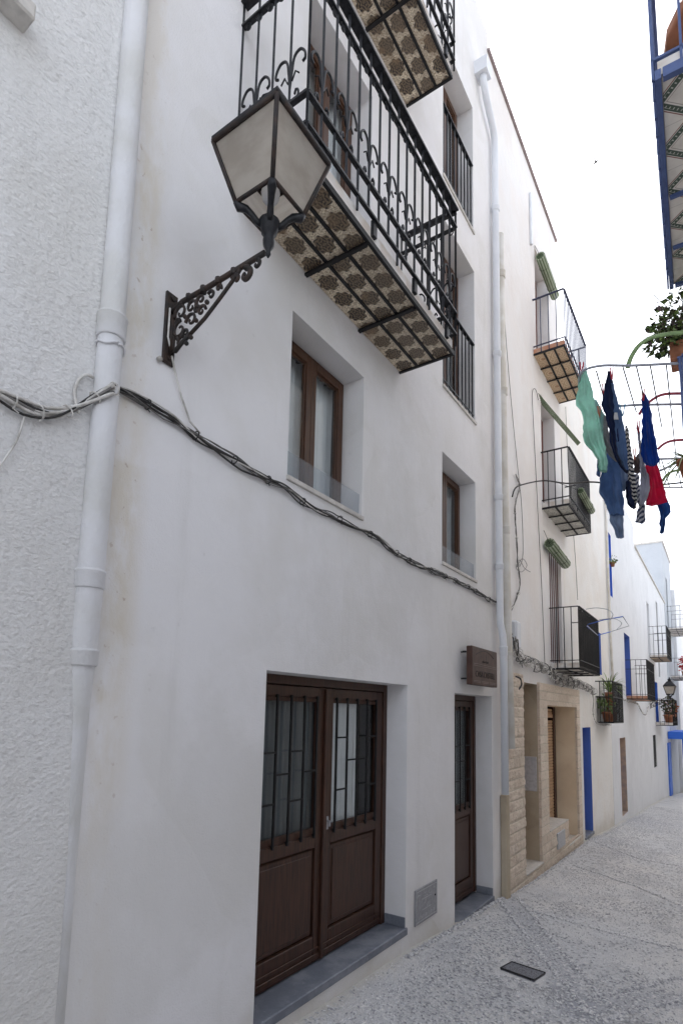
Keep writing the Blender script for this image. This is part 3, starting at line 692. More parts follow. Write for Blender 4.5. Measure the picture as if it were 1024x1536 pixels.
# door fills behind the balconies
for a, b, c, d in ((8.55, 9.38, 7.6, 9.42), (8.75, 9.62, 5.2, 6.98)):
    window(H2, a, b, c, d, -.2, fw=.07, mt='door_brown', name='balcony_door')
window(H2, 9.05, 9.85, 2.72, 4.72, -.2, fw=.07, mt='door_brown', name='balcony_door')
q = MB()
for i in range(14): y = 9.06+.78*i/13; q.box(-.09-.03*(i % 2), -.07-.03*(i % 2), y-.02, y+.02, 2.74, 4.70, .004)
fs = q.build('strip_curtain', 'curtain', H2)
q = MB()
for i in range(7): y = 9.08+.74*i/6; q.box(-.06, -.05, y-.008, y+.008, 2.74, 4.68)
q.build('curtain_edge', 'door_brown', fs)
def plain_balcony(parent, y0, y1, z, dep, h, iron, soffit, edge, nb, nx=2, name='balcony', fine=True, crosses=3, label=None, midrail=None, bars_side=4):
    q = MB(); q.box(0, dep-.01, y0+.01, y1-.01, z+.01, z+.10, .004); bal = q.build(name, edge, parent)
    if label: bal['label'] = label
    if soffit: MB().box(.002, dep-.018, y0+.018, y1-.018, z+.005, z+.0096).build('tiled_soffit', soffit, bal)
    q = MB(); q.box(0, dep, y0, y0+.02, z-.006, z+.022); q.box(0, dep, y1-.02, y1, z-.006, z+.022); q.box(dep-.02, dep, y0+.02, y1-.02, z-.006, z+.022)
    for i in range(1, nx+1): f = i/(nx+1); q.box(dep*f-.013, dep*f+.013, y0+.02, y1-.02, z-.006, z+.0045)
    for i in range(1, crosses+1): y = y0+(y1-y0)*i/(crosses+1); q.box(-.0, dep-.02, y-.012, y+.012, z-.022, z-.0065)
    q.build('support_frame', iron, bal)
    q = MB(); H = z+h; x = dep+.008
    for w, zz in ((.032, H), (.02, z+.14)) + (((.016, midrail),) if midrail else ()):
        q.box(0, x, y0-w/2, y0+w/2, zz-.012, zz); q.box(0, x, y1-w/2, y1+w/2, zz-.012, zz); q.box(x-w/2, x+w/2, y0+w/2, y1-w/2, zz-.012, zz)
    for i in range(nb): y = y0+(y1-y0)*i/(nb-1); q.box(x-.006, x+.006, y-.006, y+.006, z-.002, H-.012)
    for i in range(1, bars_side): xx = x*i/bars_side; q.box(xx-.006, xx+.006, y0-.006, y0+.006, z+.022, H-.012); q.box(xx-.006, xx+.006, y1-.006, y1+.006, z+.022, H-.012)
    q.build('railing', iron, bal)
    return bal
bA = plain_balcony(H2, 8.38, 10.02, 7.43, .46, .93, 'blue_iron_dark', 'ring_tiles', 'terracotta_edge', 18, label='highest of the three balconies, with ring patterned tiles and terracotta edge')
for o_ in bA.children:
    if o_.name.startswith('support'): o_.data.materials[0] = M['black_iron']
bB = plain_balcony(H2, 8.70, 10.30, 5.06, .40, .92, 'black_iron', 'scroll_tiles', 'slab_white', 20, 1, label='middle balcony with a plastic screen and black flat irons beneath')
bC = plain_balcony(H2, 9.0, 10.60, 2.60, .42, .96, 'black_iron', 'scroll_tiles', 'slab_white', 20, 1, label='lowest balcony, screened with dark reeds, above the stone doorway')
# screens
q = MB()
for i in range(60): y = 9.30+.98*i/59; q.box(.392, .398, y-.004, y+.004, 5.2, 5.96)
q.build('screen', 'light_plate', bB)
q = MB()
for i in range(64):
    y = 9.05+1.53*i/63+rnd.uniform(-.004, .004); q.sweep([(.414+rnd.uniform(-.004, .004), y, 2.66), (.412, y+rnd.uniform(-.006, .006), 3.1), (.414, y+rnd.uniform(-.006, .006), 3.53+rnd.uniform(-.02, .02))], .006, 5)
simple('reed', (.10, .08, .07), .8, .3, 20, .2, c2=(.20, .16, .13))
q.build('reed_screen', 'reed', bC)
# rolled blinds
def blind(a, b, r, label, turns=3.2):
    a = Vector(a); b = Vector(b); t = thing('rolled_blind', label, 'blind', tuple((a+b)/2), 'rolled green slatted blinds')
    d = (b-a).normalized(); u = d.orthogonal().normalized(); w = d.cross(u); N_ = 20
    for mt_, off in (('blind_green', 0), ('blind_pale', 1)):
        q = MB()
        for i in range(off, N_, 2):
            th = i/N_*2*math.pi; q.sweep([a+(u*math.cos(th)+w*math.sin(th))*r, b+(u*math.cos(th)+w*math.sin(th))*r], r*math.pi/N_*1.1, 6)
        q.build('slats', mt_, t)
    q = MB(); q.sweep([a+d*.012, b-d*.012], r*.93, 18); q.build('roll_core', 'blind_dark', t)
    q = MB()
    for e in (a, b): q.sweep([e+(u*math.cos(k*.45)+w*math.sin(k*.45))*(r*(.15+.8*k/40)) for k in range(41)], .004, 5)
    q.build('spiral_edge', 'blind_green', t)
    q = MB()
    for f in (.25, .75): p = a+(b-a)*f; q.sweep([p+(u*math.cos(k*.35)+w*math.sin(k*.35))*(r+.012) for k in range(19)], .003, 4)
    q.build('cord', 'cable_dark', t); 
    q = MB(); q.sweep([a, a+Vector((-a.x*.8, 0, .22))], .004, 4); q.sweep([b, b+Vector((-b.x*.8, 0, .22))], .004, 4); q.build('hanger', 'cable_dark', t)
    return t
blind((.10, 8.50, 9.16), (.10, 9.46, 9.10), .062, 'rolled green blind over the topmost balcony door of the pinkish house')
blind((.45, 9.30, 5.47), (.46, 10.15, 5.40), .05, 'thin rolled green blind leaning outside the middle balcony railing')
blind((.10, 8.70, 4.50), (.10, 9.75, 4.42), .072, 'rolled green blind above the lowest balcony and its strip curtain')
# awning-like tilted blind on the middle door
t = thing('tilted_blind', 'thin green blind hung slanting beside the middle balcony door', 'blind', (.2, 9.5, 6.4))
q = MB()
a0, a1, b0, b1 = wall(807, 590, .03), wall(870, 664, .40), wall(812, 606, .03), wall(866, 668, .40)
for i in range(6): f = i/5; q.sweep([a0.lerp(b0, f), a1.lerp(b1, f)], .006, 5)
q.build('slats', 'blind_green', t)
# white conduit box under eave, junction box
t = thing('conduit_cover', 'slim white vertical conduit cover below the eave of the pinkish house', 'conduit'); MB().box(.0, .04, 8.28, 8.34, 9.25, 10.15, .01).build('cover', 'white_pipe', t)
t = thing('junction_box', 'white plastic junction box wrapped in cables above the stone doorway', 'junction box', (.05, 7.2, 2.85))
MB().box(0, .09, 7.02, 7.22, 2.72, 3.08, .025).build('box', 'white_pipe', t)
# ---- third and further houses
H3 = thing('town_house', 'cream white house with a blue painted door recess and caged plants', 'house', (0, 12.5, -.4))
OP3 = [(11.25, 12.05, -.27, 1.69, 'blue_paint', .22), (12.75, 13.6, 1.82, 2.72, None, .25), (13.05, 13.75, 2.85, 3.72, 'blue_paint', .25)]
OP3 = [(11.25, 12.0, -.27, 1.69, 'blue_paint', .25), (12.6, 13.45, 2.80, 3.72, 'blue_paint', .25), (12.75, 13.9, 1.80, 2.70, None, .22)]
facade('wall', 'plaster_cream', 10.02, 14.45, 8.35, 2.37, OP3[1:2], H3, X=-.004)
facade('ground_floor_wall', 'plaster_cream', 10.90, 14.45, 2.37, -1.2, [OP3[0], (12.75, 13.9, 1.80, 2.33, None, .22)], H3, X=-.004, back=-4.9)
q = MB(); q.box(-.03, .01, 10.03, 14.45, 8.35, 8.40); q.build('roof_edge', 'sill_stone', H3)
for o in OP3[:2]: MB().box(-.29, -.26, o[0], o[1], o[2], o[3]).build('door', 'door_brown', H3)
MB().box(-.3, .012, 11.23, 12.02, -.33, -.268, .004).build('doorstep', 'slate', H3)
H4 = thing('town_house', 'white house with red brown balcony door in blue recess and stone framed doorway', 'house', (0, 17, -.7))
OP4 = [(14.76, 15.3, 4.85, 6.45, 'bright_blue', .2), (17.0, 18.1, 2.45, 4.2, 'blue_paint', .22), (15.62, 16.55, -.5, 1.38, 'stone_old', .24)]
facade('wall', 'plaster_far', 14.45, 20.1, 8.1, -1.8, OP4, H4, X=0)
MB().box(-.27, -.24, 17.0, 18.1, 2.45, 4.2).build('door', 'door_brown', H4); MB().box(-.27, -.24, 15.62, 16.55, -.5, 1.38).build('door', 'bright_blue', H4); MB().box(-.27, -.24, 14.76, 15.3, 4.85, 6.45).build('window', 'bright_blue', H4)
plain_balcony(H4, 17.05, 19.0, 2.38, .50, 1.07, 'black_iron', None, 'terracotta_edge', 24, 0, crosses=0, midrail=3.2)
q = MB(); q.sweep([(.04, 14.45, 8), (.04, 14.47, 4), (.05, 14.6, 1.9)], .03, 10)
t = thing('drainpipe', 'thin whitish drainpipe running down between the cream and the white far houses', 'drainpipe', (.04, 14.45, 2)); q.build('pipe', 'old_pipe', t)
H5 = thing('town_house', 'low white far house with a tall narrow barred window and street lamp bracket', 'house', (0, 25, -1.2))
OP5 = [(23.2, 24.0, 4.2, 6.15, None, .25), (23.5, 24.6, .1, 1.27, None, .22), (26.8, 27.5, 3.6, 6.8, None, .15), (24.9, 26.0, 1.75, 3.3, 'bright_blue', .25)]
facade('wall', 'plaster_far', 20.1, 31.2, 7.42, -2.4, OP5, H5, X=-.02)
MB().box(-.25, -.22, 23.2, 24.0, 4.2, 6.15).build('door', 'light_plate', H5)
q = MB(); 
for i in range(8): y = 23.55+1.0*i/7; q.box(-.06, -.04, y-.03, y+.03, .1, 1.27)
q.build('window_bars', 'black_iron', H5)
plain_balcony(H5, 23.4, 25.4, 4.08, .55, 1.15, 'black_iron', 'ring_tiles', 'slab_white', 18, 1, midrail=4.95)
plain_balcony(H5, 24.6, 27.0, 1.62, .55, 1.0, 'black_iron', None, 'slab_white', 14, 0, crosses=0, midrail=2.45)
q = MB(); q.box(-.1, .03, 20.1, 31.2, 7.42, 7.47); q.build('roof_edge', 'sill_stone', H5)
H6 = thing('town_house', 'tallest far white house with a plain grey gable above the low roof', 'house', (0, 33, -2))
H6['_w'] = (0, 33, -2)
facade('wall', 'plaster_gable', 31.2, 35.9, 10.5, -3, [(32.4, 33.3, 6.3, 9.0, None, .2)], H6, X=.0, back=-7)
MB().box(-7.05, .06, 31.15, 35.95, 10.5, 10.58).build('roof_edge', 'sill_stone', H6)
plain_balcony(H6, 32.2, 35, 6.25, .75, 1.2, 'black_iron', None, 'slab_white', 18, 1, midrail=7.2)
b7 = plain_balcony(H6, 32.8, 35.2, 3.9, .75, 1.0, 'black_iron', None, 'slab_white', 14, 1)
H7 = thing('town_house', 'white house at the very end of the street with bright blue door and blue lintel', 'house', (.2, 38, -2.2))
facade('wall', 'plaster_far', 35.9, 48, 9, -4, [(36.4, 38.2, -1.5, 1.2, 'bright_blue', .3)], H7, X=.15)
q = MB(); q.box(.0, .9, 29.6, 34.6, .98, 1.30); q.build('blue_canopy', 'bright_blue', H6)
q = MB(); q.box(-.02, .03, 29.3, 30.6, -1.55, .80); q.build('blue_door', 'bright_blue', H5)
q = MB(); q.box(-.5, .35, 20.4, 20.75, -1.2, -.9)
# laundry-cage with pots on the cream house
cage = thing('window_cage', 'black iron cage holding potted plants on the cream house', 'window cage', (.1, 13.3, 1.75))
q = MB(); y0, y1, z0, z1, dx = 12.62, 13.95, 1.78, 2.62, .32
for z in (z0, z1, (z0+z1)/2+.1): q.box(0, dx, y0-.01, y0+.01, z-.01, z+.01); q.box(0, dx, y1-.01, y1+.01, z-.01, z+.01); q.box(dx-.01, dx+.01, y0+.01, y1-.01, z-.01, z+.01)
for i in range(12): y = y0+(y1-y0)*i/11; q.box(dx-.007, dx+.007, y-.007, y+.007, z0, z1)
for i in range(1, 4): q.box(dx*i/4-.007, dx*i/4+.007, y0-.007, y0+.007, z0, z1); q.box(dx*i/4-.007, dx*i/4+.007, y1-.007, y1+.007, z0, z1)
q.build('bars', 'black_iron', cage); MB().box(0, dx-.01, y0+.01, y1-.01, z0+.011, z0+.02).build('tray', 'black_iron', cage)
def pot(q, x, y, z, r, h): q.lathe((x, y, z), [(r*.68, 0), (r*.92, h*.8), (r*1.08, h*.8), (r*1.08, h), (r*.9, h), (r*.85, h*.9)], 16)
def leaves(q, c, rx, ry, rz, n, s, droop=.3):
    for _ in range(n):
        while True:
            u = Vector((rnd.uniform(-1, 1), rnd.uniform(-1, 1), rnd.uniform(-1, 1)))
            if .2 < u.length < 1: break
        p = Vector(c)+Vector((u.x*rx, u.y*ry, u.z*rz)); ss = s*rnd.uniform(.6, 1.3)
        d = (u+Vector((rnd.gauss(0, .6), rnd.gauss(0, .6), rnd.gauss(0, .6)-droop))).normalized(); w = d.cross(Vector((rnd.gauss(0, 1), rnd.gauss(0, 1), 1))).normalized()
        nrm = d.cross(w)*ss*.18
        i = len(q.v); q.v += [p, p+d*ss*.5+w*ss*.34+nrm, p+d*ss, p+d*ss*.5-w*ss*.34+nrm]; q.f += [(i, i+1, i+2), (i, i+2, i+3)]; q.sm += [False, False]
def blades(q, c, n, L, w, up=.7):
    for _ in range(n):
        a = rnd.uniform(0, 6.283); h = Vector((math.cos(a), math.sin(a), 0)); l = L*rnd.uniform(.6, 1.1); e = up*rnd.uniform(.4, 1.3); P = []
        s = h.cross(Vector((0, 0, 1)))
        for k in range(7):
            t = k/6; p = Vector(c)+h*(l*t)+Vector((0, 0, l*(e*t-1.1*t*t))); ww = w*(1-t)**.7
            P.append([p-s*ww, p+Vector((0, 0, -ww*.5)), p+s*ww])
        q.grid(P)
def potplant(label, loc, r, h, lv, lm, kind='leaf', name='potted_plant', group=None, **k):
    t = thing(name, label, 'potted plant', loc, group)
    q = MB(); pot(q, *loc, r, h); q.build('pot', 'terracotta', t)
    MB().lathe((loc[0], loc[1], loc[2]+h*.88), [(r*.84, 0), (r*.84, .005)], 14).build('soil', 'soil', t)
    q = MB()
    if kind == 'leaf': leaves(q, (loc[0], loc[1], loc[2]+h+k.get('rz', .15)*.8), k.get('rx', .15), k.get('rx', .15), k.get('rz', .15), lv, k.get('s', .05))
    else: blades(q, (loc[0], loc[1], loc[2]+h), lv, k.get('L', .35), k.get('w', .012), k.get('up', 1.2))
    q.build('foliage', lm, t)
    return t
potplant('bushy green potted plant, lower left inside the black cage', (.16, 12.85, 1.80), .09, .2, 160, 'leaf_green', rx=.14, rz=.2, s=.07)
potplant('spiky potted plant rising out of the black cage top', (.16, 13.3, 1.80), .09, .62, 46, 'leaf_light', 'blade', L=.45, w=.014, up=1.7)
potplant('dark leaved pot at the far end of the black cage', (.16, 13.7, 1.80), .09, .2, 120, 'leaf_dark', rx=.12, rz=.15, s=.06)
potplant('orange flower pot at the near end of the far low balcony', (.4, 24.9, 1.73), .16, .3, 150, 'leaf_dark', rx=.2, rz=.4, s=.12)
potplant('leafy pot beside the blue recess on the far low balcony', (.42, 25.9, 1.73), .16, .3, 150, 'terracotta', rx=.2, rz=.3, s=.12)
potplant('pot of red flowers on the second balcony of the tallest far house', (.6, 33.2, 4.0), .14, .25, 150, 'flower_red', rx=.22, rz=.45, s=.14)
potplant('small green plant on the tall blue window of the far white house', (.08, 14.9, 5.55), .06, .1, 50, 'leaf_green', rx=.1, rz=.1, s=.07)
# ---- street lamp
def lamp(cx, cy, z0, label, s=1.0, axis=1, wall_y=None, scale_arm=1):
    """wrought lantern on a scrolled wall bracket; z0 = height of the arm at the lamp"""
    t = thing('street_lamp', label, 'street lamp', (0, cy, z0-.25))
    # wall plate
    q = MB(); q.box(0.001, .018*s, cy-.034*s, cy+.034*s, z0-.30*s, z0+.075*s, .004)
    q.sweep([(.018, cy, z0+.045*s), (.028, cy, z0+.045*s)], .012*s, 8); q.sweep([(.018, cy, z0-.27*s), (.026, cy, z0-.27*s)], .012*s, 8); q.build('wall_plate', 'rusty_iron', t)
    A = lambda x, z: (x*s if not scale_arm == 0 else x, cy, z0+z*s)
    q = MB(); L = cx/s
    q.sweep([A(.02, -.03), A(.09, 0), A(L*.4, .0), A(L-.02, .012)], .0125*s, 8)
    q.sweep([A(.16, -.20), A(.26, -.155), A(.36, -.09), A(.46, -.02), A(.48, 0)], .010*s, 6)
    q.sweep([A(.03, -.05), A(.025, -.16), A(.03, -.26), A(.06, -.25), A(.10, -.225), A(.16, -.20)], .011*s, 6)
    for x in (.14, .24, .34, .44): q.sweep([A(x, -.016), A(x, .016)], .0165*s, 8)
    q.build('bracket_arm', 'rusty_iron', t)
    q = MB()
    def sp(x, z, r0, a0, a1, w=.007): q.sweep(spiral(A(x, z), r0*s, r0*.22*s, a0, a1, 18, (1, 0, 0), (0, 0, 1)), [w*s*(1.25-.5*i/18) for i in range(19)], 6)
    sp(.085, -.055, .045, 200, -200); sp(.085, -.145, .048, 90, 480); sp(.16, -.055, .036, -20, 380); sp(.165, -.125, .038, 180, -220); sp(.225, -.045, .030, 220, -140)
    sp(.235, -.105, .028, 0, 380); sp(.295, -.05, .024, 150, -200); sp(.345, -.035, .018, -30, 330); sp(.10, -.215, .03, 60, 420); sp(.065, -.1, .02, 0, 350); sp(.20, -.085, .02, 0, 400); sp(.13, -.18, .024, 200, -140)
    for x, z in ((.12, -.09), (.075, -.19), (.20, -.14), (.27, -.075), (.14, -.235), (.17, -.215), (.09, -.01)):
        q.lathe(A(x, z-.012), [(.004*s, 0), (.011*s, .006*s), (.012*s, .014*s), (.003*s, .024*s)], 8)
    sp(.515, -.045, .036, 95, -250, .012); sp(.58, -.022, .022, 95, -230, .008); sp(.455, -.04, .026, 160, -100, .010)
    q.build('scrollwork', 'rusty_iron', t)
    # neck and finial below the lantern
    q = MB(); q.lathe((cx, cy, z0), [(.004*s, -.02*s), (.012*s, -.005*s), (.010*s, .01*s), (.024*s, .035*s), (.026*s, .06*s), (.022*s, .085*s), (.034*s, .095*s), (.040*s, .125*s), (.046*s, .135*s), (.046*s, .15*s), (.03*s, .158*s)], 16)
    q.build('finial', 'iron', t)
    zb, zt = z0+.215*s, z0+.488*s; wb, wt = .105*s, .182*s
    cb = [(cx+a*wb, cy+b*wb, zb) for a, b in ((1, -1), (1, 1), (-1, 1), (-1, -1))]; ct = [(cx+a*wt, cy+b*wt, zt) for a, b in ((1, -1), (1, 1), (-1, 1), (-1, -1))]
    q = MB()
    for i in range(4):
        q.sweep([cb[i], ct[i]], .0105*s, 6); q.sweep([cb[i], cb[(i+1) % 4]], .010*s, 6); q.sweep([ct[i], ct[(i+1) % 4]], .012*s, 6)
    w2 = wt*1.03
    rim = [(cx+a*w2, cy+b*w2, zt+.012*s) for a, b in ((1, -1), (1, 1), (-1, 1), (-1, -1))]
    for i in range(4): q.quad(ct[i], ct[(i+1) % 4], rim[(i+1) % 4], rim[i])
    q.build('lantern_frame', 'rusty_iron', t)
    q = MB(); w3 = wt*.42; mid = [(cx+a*w3, cy+b*w3, zt+.17*s) for a, b in ((1, -1), (1, 1), (-1, 1), (-1, -1))]
    rimu = [(p[0], p[1], p[2]+.012*s) for p in rim]
    for i in range(4):
        q.quad(rim[i], rim[(i+1) % 4], rimu[(i+1) % 4], rimu[i]); q.quad(rimu[i], rimu[(i+1) % 4], mid[(i+1) % 4], mid[i])
    q.quad(*mid); q.lathe((cx, cy, zt+.17*s), [(.06*s, 0), (.05*s, .05*s), (.075*s, .055*s), (.02*s, .10*s), (.025*s, .12*s), (.004*s, .15*s)], 12); q.build('lantern_roof', 'iron', t)
    q = MB()
    for i in range(4):
        a, b, c, d = (Vector(v) for v in (cb[i], cb[(i+1) % 4], ct[(i+1) % 4], ct[i])); m0 = (a+b+c+d)/4; o = (Vector((cx, cy, m0.z))-m0).normalized()*.003
        q.quad(a+o, b+o, c+o, d+o)
    q.build('glass', 'frosted', t)
    q = MB(); cu = Vector((cx, cy, z0+.13*s))
    for i in range(4):
        c = Vector(cb[i]); h = (c-Vector((cx, cy, zb))).normalized()
        P = [cu+h*.03*s, cu+h*.055*s+Vector((0, 0, .012*s)), cu+h*.075*s+Vector((0, 0, .04*s)), cu+h*.10*s+Vector((0, 0, .062*s)), cu+h*.135*s+Vector((0, 0, .066*s)), cu+h*.150*s+Vector((0, 0, .085*s))]
        q.sweep(P, [.012*s, .015*s, .013*s, .016*s, .02*s, .011*s], 8)
    q.build('scroll_leg', 'iron', t)
    q = MB(); q.lathe((cx, cy, z0+.27*s), [(.02*s, -.03*s), (.036*s, -.01*s), (.042*s, .02*s), (.034*s, .055*s), (.018*s, .08*s), (.018*s, .11*s)], 16); q.build('bulb', 'bulb', t)
    q = MB(); q.sweep([(cx, cy, z0+.15*s), (cx, cy, z0+.25*s)], .008*s, 8); q.sweep([(cx-.09*s, cy+.06*s, zb), (cx, cy, z0+.24*s)], .004*s, 6); q.build('lamp_holder', 'iron', t)
    return t
lamp(.645, 1.665, 3.87, 'large old iron lantern with milky glass on the nearest wall bracket')
lamp(.62, 22.9, 2.52, 'small distant lantern on a scrolled bracket beside the far balconies', 1.0)
t = thing('lamp_cable', 'thin white cable dropping from the near lantern bracket to the wires', 'cable', (.02, 1.7, 3.5)); q = MB()
pts = [wall(255, 462, .03), wall(252, 505, .025), wall(262, 555, .03), wall(272, 595, .015), wall(285, 632, .03), wall(300, 650, .03)]
q.sweep(pts, .005, 6); q.build('cord', 'cable_white', t)
MB().box(.001, .03, 1.60, 1.625, 3.555, 3.58, .008).build('clip', 'cable_white', t)
# ---- cable bundles
def bundle(name, label, pts, n, r, amp, mats, ties=.35, seed=1, step=.03, tie_mat='cable_white', loose=0):
    t = thing(name, label, 'cables', tuple(pts[0])); base = resample(pts, step); rr = random.Random(seed)
    for k in range(n):
        ph = rr.uniform(0, 6.28); fr = rr.uniform(5, 9)*rr.choice((-1, 1)); a = amp*rr.uniform(.45, 1.15); q = MB(); L = 0; P = []
        for i, p in enumerate(base):
            if i: L += (p-base[i-1]).length
            nn = noise.noise((L*2.2, k*7.1+seed, 0))*amp*1.3
            P.append(p+Vector((abs(math.cos(ph+fr*L))*a, 0, math.sin(ph+fr*L)*a+nn)))
        q.sweep(P, r*rr.uniform(.6, 1.3), 6); q.build('wire', mats[k % len(mats)], t)
    if ties:
        L = 0; nxt = .15
        for i, p in enumerate(base[1:-1], 1):
            L += (p-base[i-1]).length
            if L > nxt:
                nxt = L+ties*rr.uniform(.6, 1.4); d = (base[i+1]-p).normalized(); u = Vector((1, 0, 0)); w = d.cross(u).normalized(); c = p+Vector((amp*.55, 0, 0)); q = MB()
                q.sweep([c+(u*math.cos(k*.63)+w*math.sin(k*.63))*(amp*1.05+r) for k in range(11)], .0035, 5)
                q.sweep([c+w*(amp+r), c+w*(amp+.02)+u*.01+d*rr.uniform(-.02, .02)], .0025, 4); q.build('cable_tie', tie_mat, t)
    return t
wp = [wall(x, y, .012) for x, y in ((172, 585), (205, 600), (260, 630), (300, 660), (350, 690), (390, 715), (430, 735), (465, 762), (500, 775), (530, 792), (560, 805), (590, 828), (620, 845), (660, 862), (700, 880), (730, 898), (757, 910))]
bundle('cable_bundle', 'twisted bundle of black and grey cables sagging across the near white house', wp, 8, .0042, .018, ['cable_dark', 'cable_grey', 'cable_dark', 'cable_white', 'cable_grey'], .3, 3, tie_mat='cable_dark')
wp = [wall(x, y, .03) for x, y in ((-60, 566), (0, 594), (35, 612), (70, 622), (100, 618), (128, 604), (150, 592), (175, 585))]
wp[-2].x = .10
bundle('cable_bundle', 'pale and black cables at the left edge running behind the thick pipe', wp, 7, .0065, .018, ['cable_white', 'cable_dark', 'cable_white', 'cable_grey'], .12, 5)
t = thing('cable_loop', 'pale cable loop beside the thick pipe at the left edge', 'cable', (.03, 1.24, 3.2)); q = MB()
q.sweep(resample([wall(x, y, .03) for x, y in ((118, 620), (112, 590), (118, 570), (130, 562), (140, 566))], .01), .007, 6); q.build('wire', 'cable_white', t); q = MB(); q.sweep(resample([wall(x, y, .03) for x, y in ((40, 612), (25, 660), (-5, 705))], .02), .004, 5); q.build('wire', 'cable_white', t)
# vertical cables and tangle on the pinkish house
def wire(label, pts, r=.004, mt='cable_grey', name='cable'):
    t = thing(name, label, 'cable', tuple(pts[0])); q = MB(); q.sweep(resample(pts, .05), r, 6); q.build('wire', mt, t); return t
bundle('cable_bundle', 'messy pale cables climbing beside the cream downpipe', [wall(x, y, .02) for x, y in ((772, 712), (778, 730), (771, 760), (773, 800), (775, 840), (778, 880), (770, 905), (762, 925), (766, 950), (775, 985), (782, 1000))], 4, .004, .016, ['cable_grey', 'cable_white', 'cable_dark'], .5, 11)
bundle('cable_bundle', 'tangled pale cables along the top of the stone doorway', [wall(x, y, .05) for x, y in ((768, 960), (774, 985), (790, 993), (805, 999), (822, 1006), (830, 1018), (845, 1022), (860, 1025), (875, 1030), (888, 1038))], 13, .0055, .06, ['cable_white', 'cable_grey', 'cable_white', 'cable_grey', 'cable_dark'], .2, 12)
bundle('cable_bundle', 'pale conduit cables turning down past the plant cage', [wall(x, y, .04) for x, y in ((886, 1030), (889, 1050), (889, 1072), (893, 1083), (900, 1087), (915, 1087))], 3, .007, .012, ['cable_white', 'cable_grey'], .3, 13)
bundle('cable_bundle', 'loose cables below the red brown balcony of the far white house', [wall(x, y, .04) for x, y in ((925, 1043), (940, 1052), (955, 1056), (962, 1068), (968, 1072), (974, 1055), (985, 1052))], 4, .01, .02, ['cable_grey', 'cable_white'], 0, 14)
wire('thin grey wire dropping from the eave past the cream downpipe', [wall(x, y, .02) for x, y in ((752, 385), (758, 500), (768, 620), (776, 700), (782, 760), (784, 830), (779, 850))], .0045)
wire('thin dark wire looping left of the middle balcony and down to the doorway', [wall(x, y, .02) for x, y in ((807, 600), (803, 584), (798, 590), (800, 640), (806, 760), (812, 880), (817, 1000))], .0045, 'cable_dark')
wire('small knot of wire hanging on the wall beside the cream downpipe', [wall(x, y, .04) for x, y in ((775, 850), (783, 838), (790, 848), (782, 858), (774, 852), (779, 840), (786, 852), (795, 858))], .004, 'cable_grey')
wire('thin grey wire running down the cream house below the top balcony', [wall(x, y, .02) for x, y in ((848, 610), (852, 700), (862, 830), (866, 900))], .005)
t = wire('stout black cable crossing the street from the cream downpipe to the washing', [wall(768, 745, .03), wall(772, 733, .04), wall(783, 727, .08), wall(815, 721, .25), wall(850, 725, .6), wall(890, 723, 1.0), wall(960, 729, 1.5), Vector((2.4, 7.1, 4.5)), Vector((3.2, 7.1, 4.7))], .010, 'cable_dark')
wire('short black hooked pipe end above the stone doorway', [wall(772, 1015, .03), wall(780, 1018, .05), wall(782, 1026, .05), wall(778, 1034, .04), wall(772, 1034, .02)], .012, 'cable_dark')
# ---- sign
sg = thing('hanging_sign', 'brown wooden sign with carved moon and house name beside the downpipes', 'sign', (.1, 5.77, 2.19))
MB().box(.068, .13, 5.40, 6.145, 2.19, 2.58, .006).build('board', 'sign_wood', sg)
for z in (2.25, 2.52):
    for y in (5.43, 6.10): q = MB(); q.sweep([(0, y, z), (.068, y, z)], .008, 8); q.build('mount', 'black_iron', sg)
    q = MB(); q.box(.03, .068, 5.385, 5.40, z-.008, z+.008); q.build('mount', 'black_iron', sg)
def text_mesh(body, size, name, parent, origin_w, mtl, ext=.0012, sx=1.0):
    cu = bpy.data.curves.new(name, 'FONT'); cu.body = body; cu.size = size; cu.extrude = ext; cu.align_x = 'CENTER'; cu.align_y = 'CENTER'
    tmp = bpy.data.objects.new(name, cu); COL.objects.link(tmp); dg = bpy.context.evaluated_depsgraph_get(); me = bpy.data.meshes.new_from_object(tmp.evaluated_get(dg))
    bpy.data.objects.remove(tmp)
    # text plane -> local x to +y world, local y to +z world, normal to +x
    o = Vector(parent['_w']); w = Vector(origin_w)
    for v in me.vertices: a, b_, c_ = v.co; v.co = Vector((w.x+c_, w.y+a*sx, w.z+b_))-o
    me.materials.clear(); me.materials.append(M[mtl]); ob = bpy.data.objects.new(name, me); COL.objects.link(ob); ob.parent = parent; ob['_w'] = tuple(o); return ob
text_mesh('CASA CASTELL', .088, 'lettering', sg, (.1315, 5.773, 2.3003), 'sign_mark', sx=.98)
q = MB(); q.sweep([(.1315, 5.504+.52*i/16, 2.4997+.055*math.sin(math.pi*i/16)) for i in range(17)], .003, 4)
cr = [Vector((.1315, 5.778+.022*math.cos(R(a)), 2.4892+.038*math.sin(R(a)))) for a in range(-90, 91, 15)]; ci = [Vector((.1315, 5.778+.007*math.cos(R(a)), 2.4892+.038*math.sin(R(a)))) for a in range(-90, 91, 15)]
for i in range(len(cr)-1): q.quad(cr[i], cr[i+1], ci[i+1], ci[i])
for i in range(9): y = 5.679+i*.02+(.01 if i > 4 else 0); q.box(.1305, .132, y, y+.011, 2.4294, 2.4294+.012+.006*(i % 3))
q.build('emblem', 'sign_mark', sg)
q = MB()
for z, a, b in ((2.4021, 5.431, 6.114), (2.3843, 5.431, 6.114), (2.2299, 5.431, 5.628), (2.2163, 5.431, 5.628), (2.2299, 5.659, 5.866), (2.2163, 5.659, 5.866), (2.2299, 5.897, 6.114), (2.2163, 5.897, 6.114)): q.box(.1305, .1325, a, b, z, z+.004)
q.build('relief_lines', 'sign_line', sg)
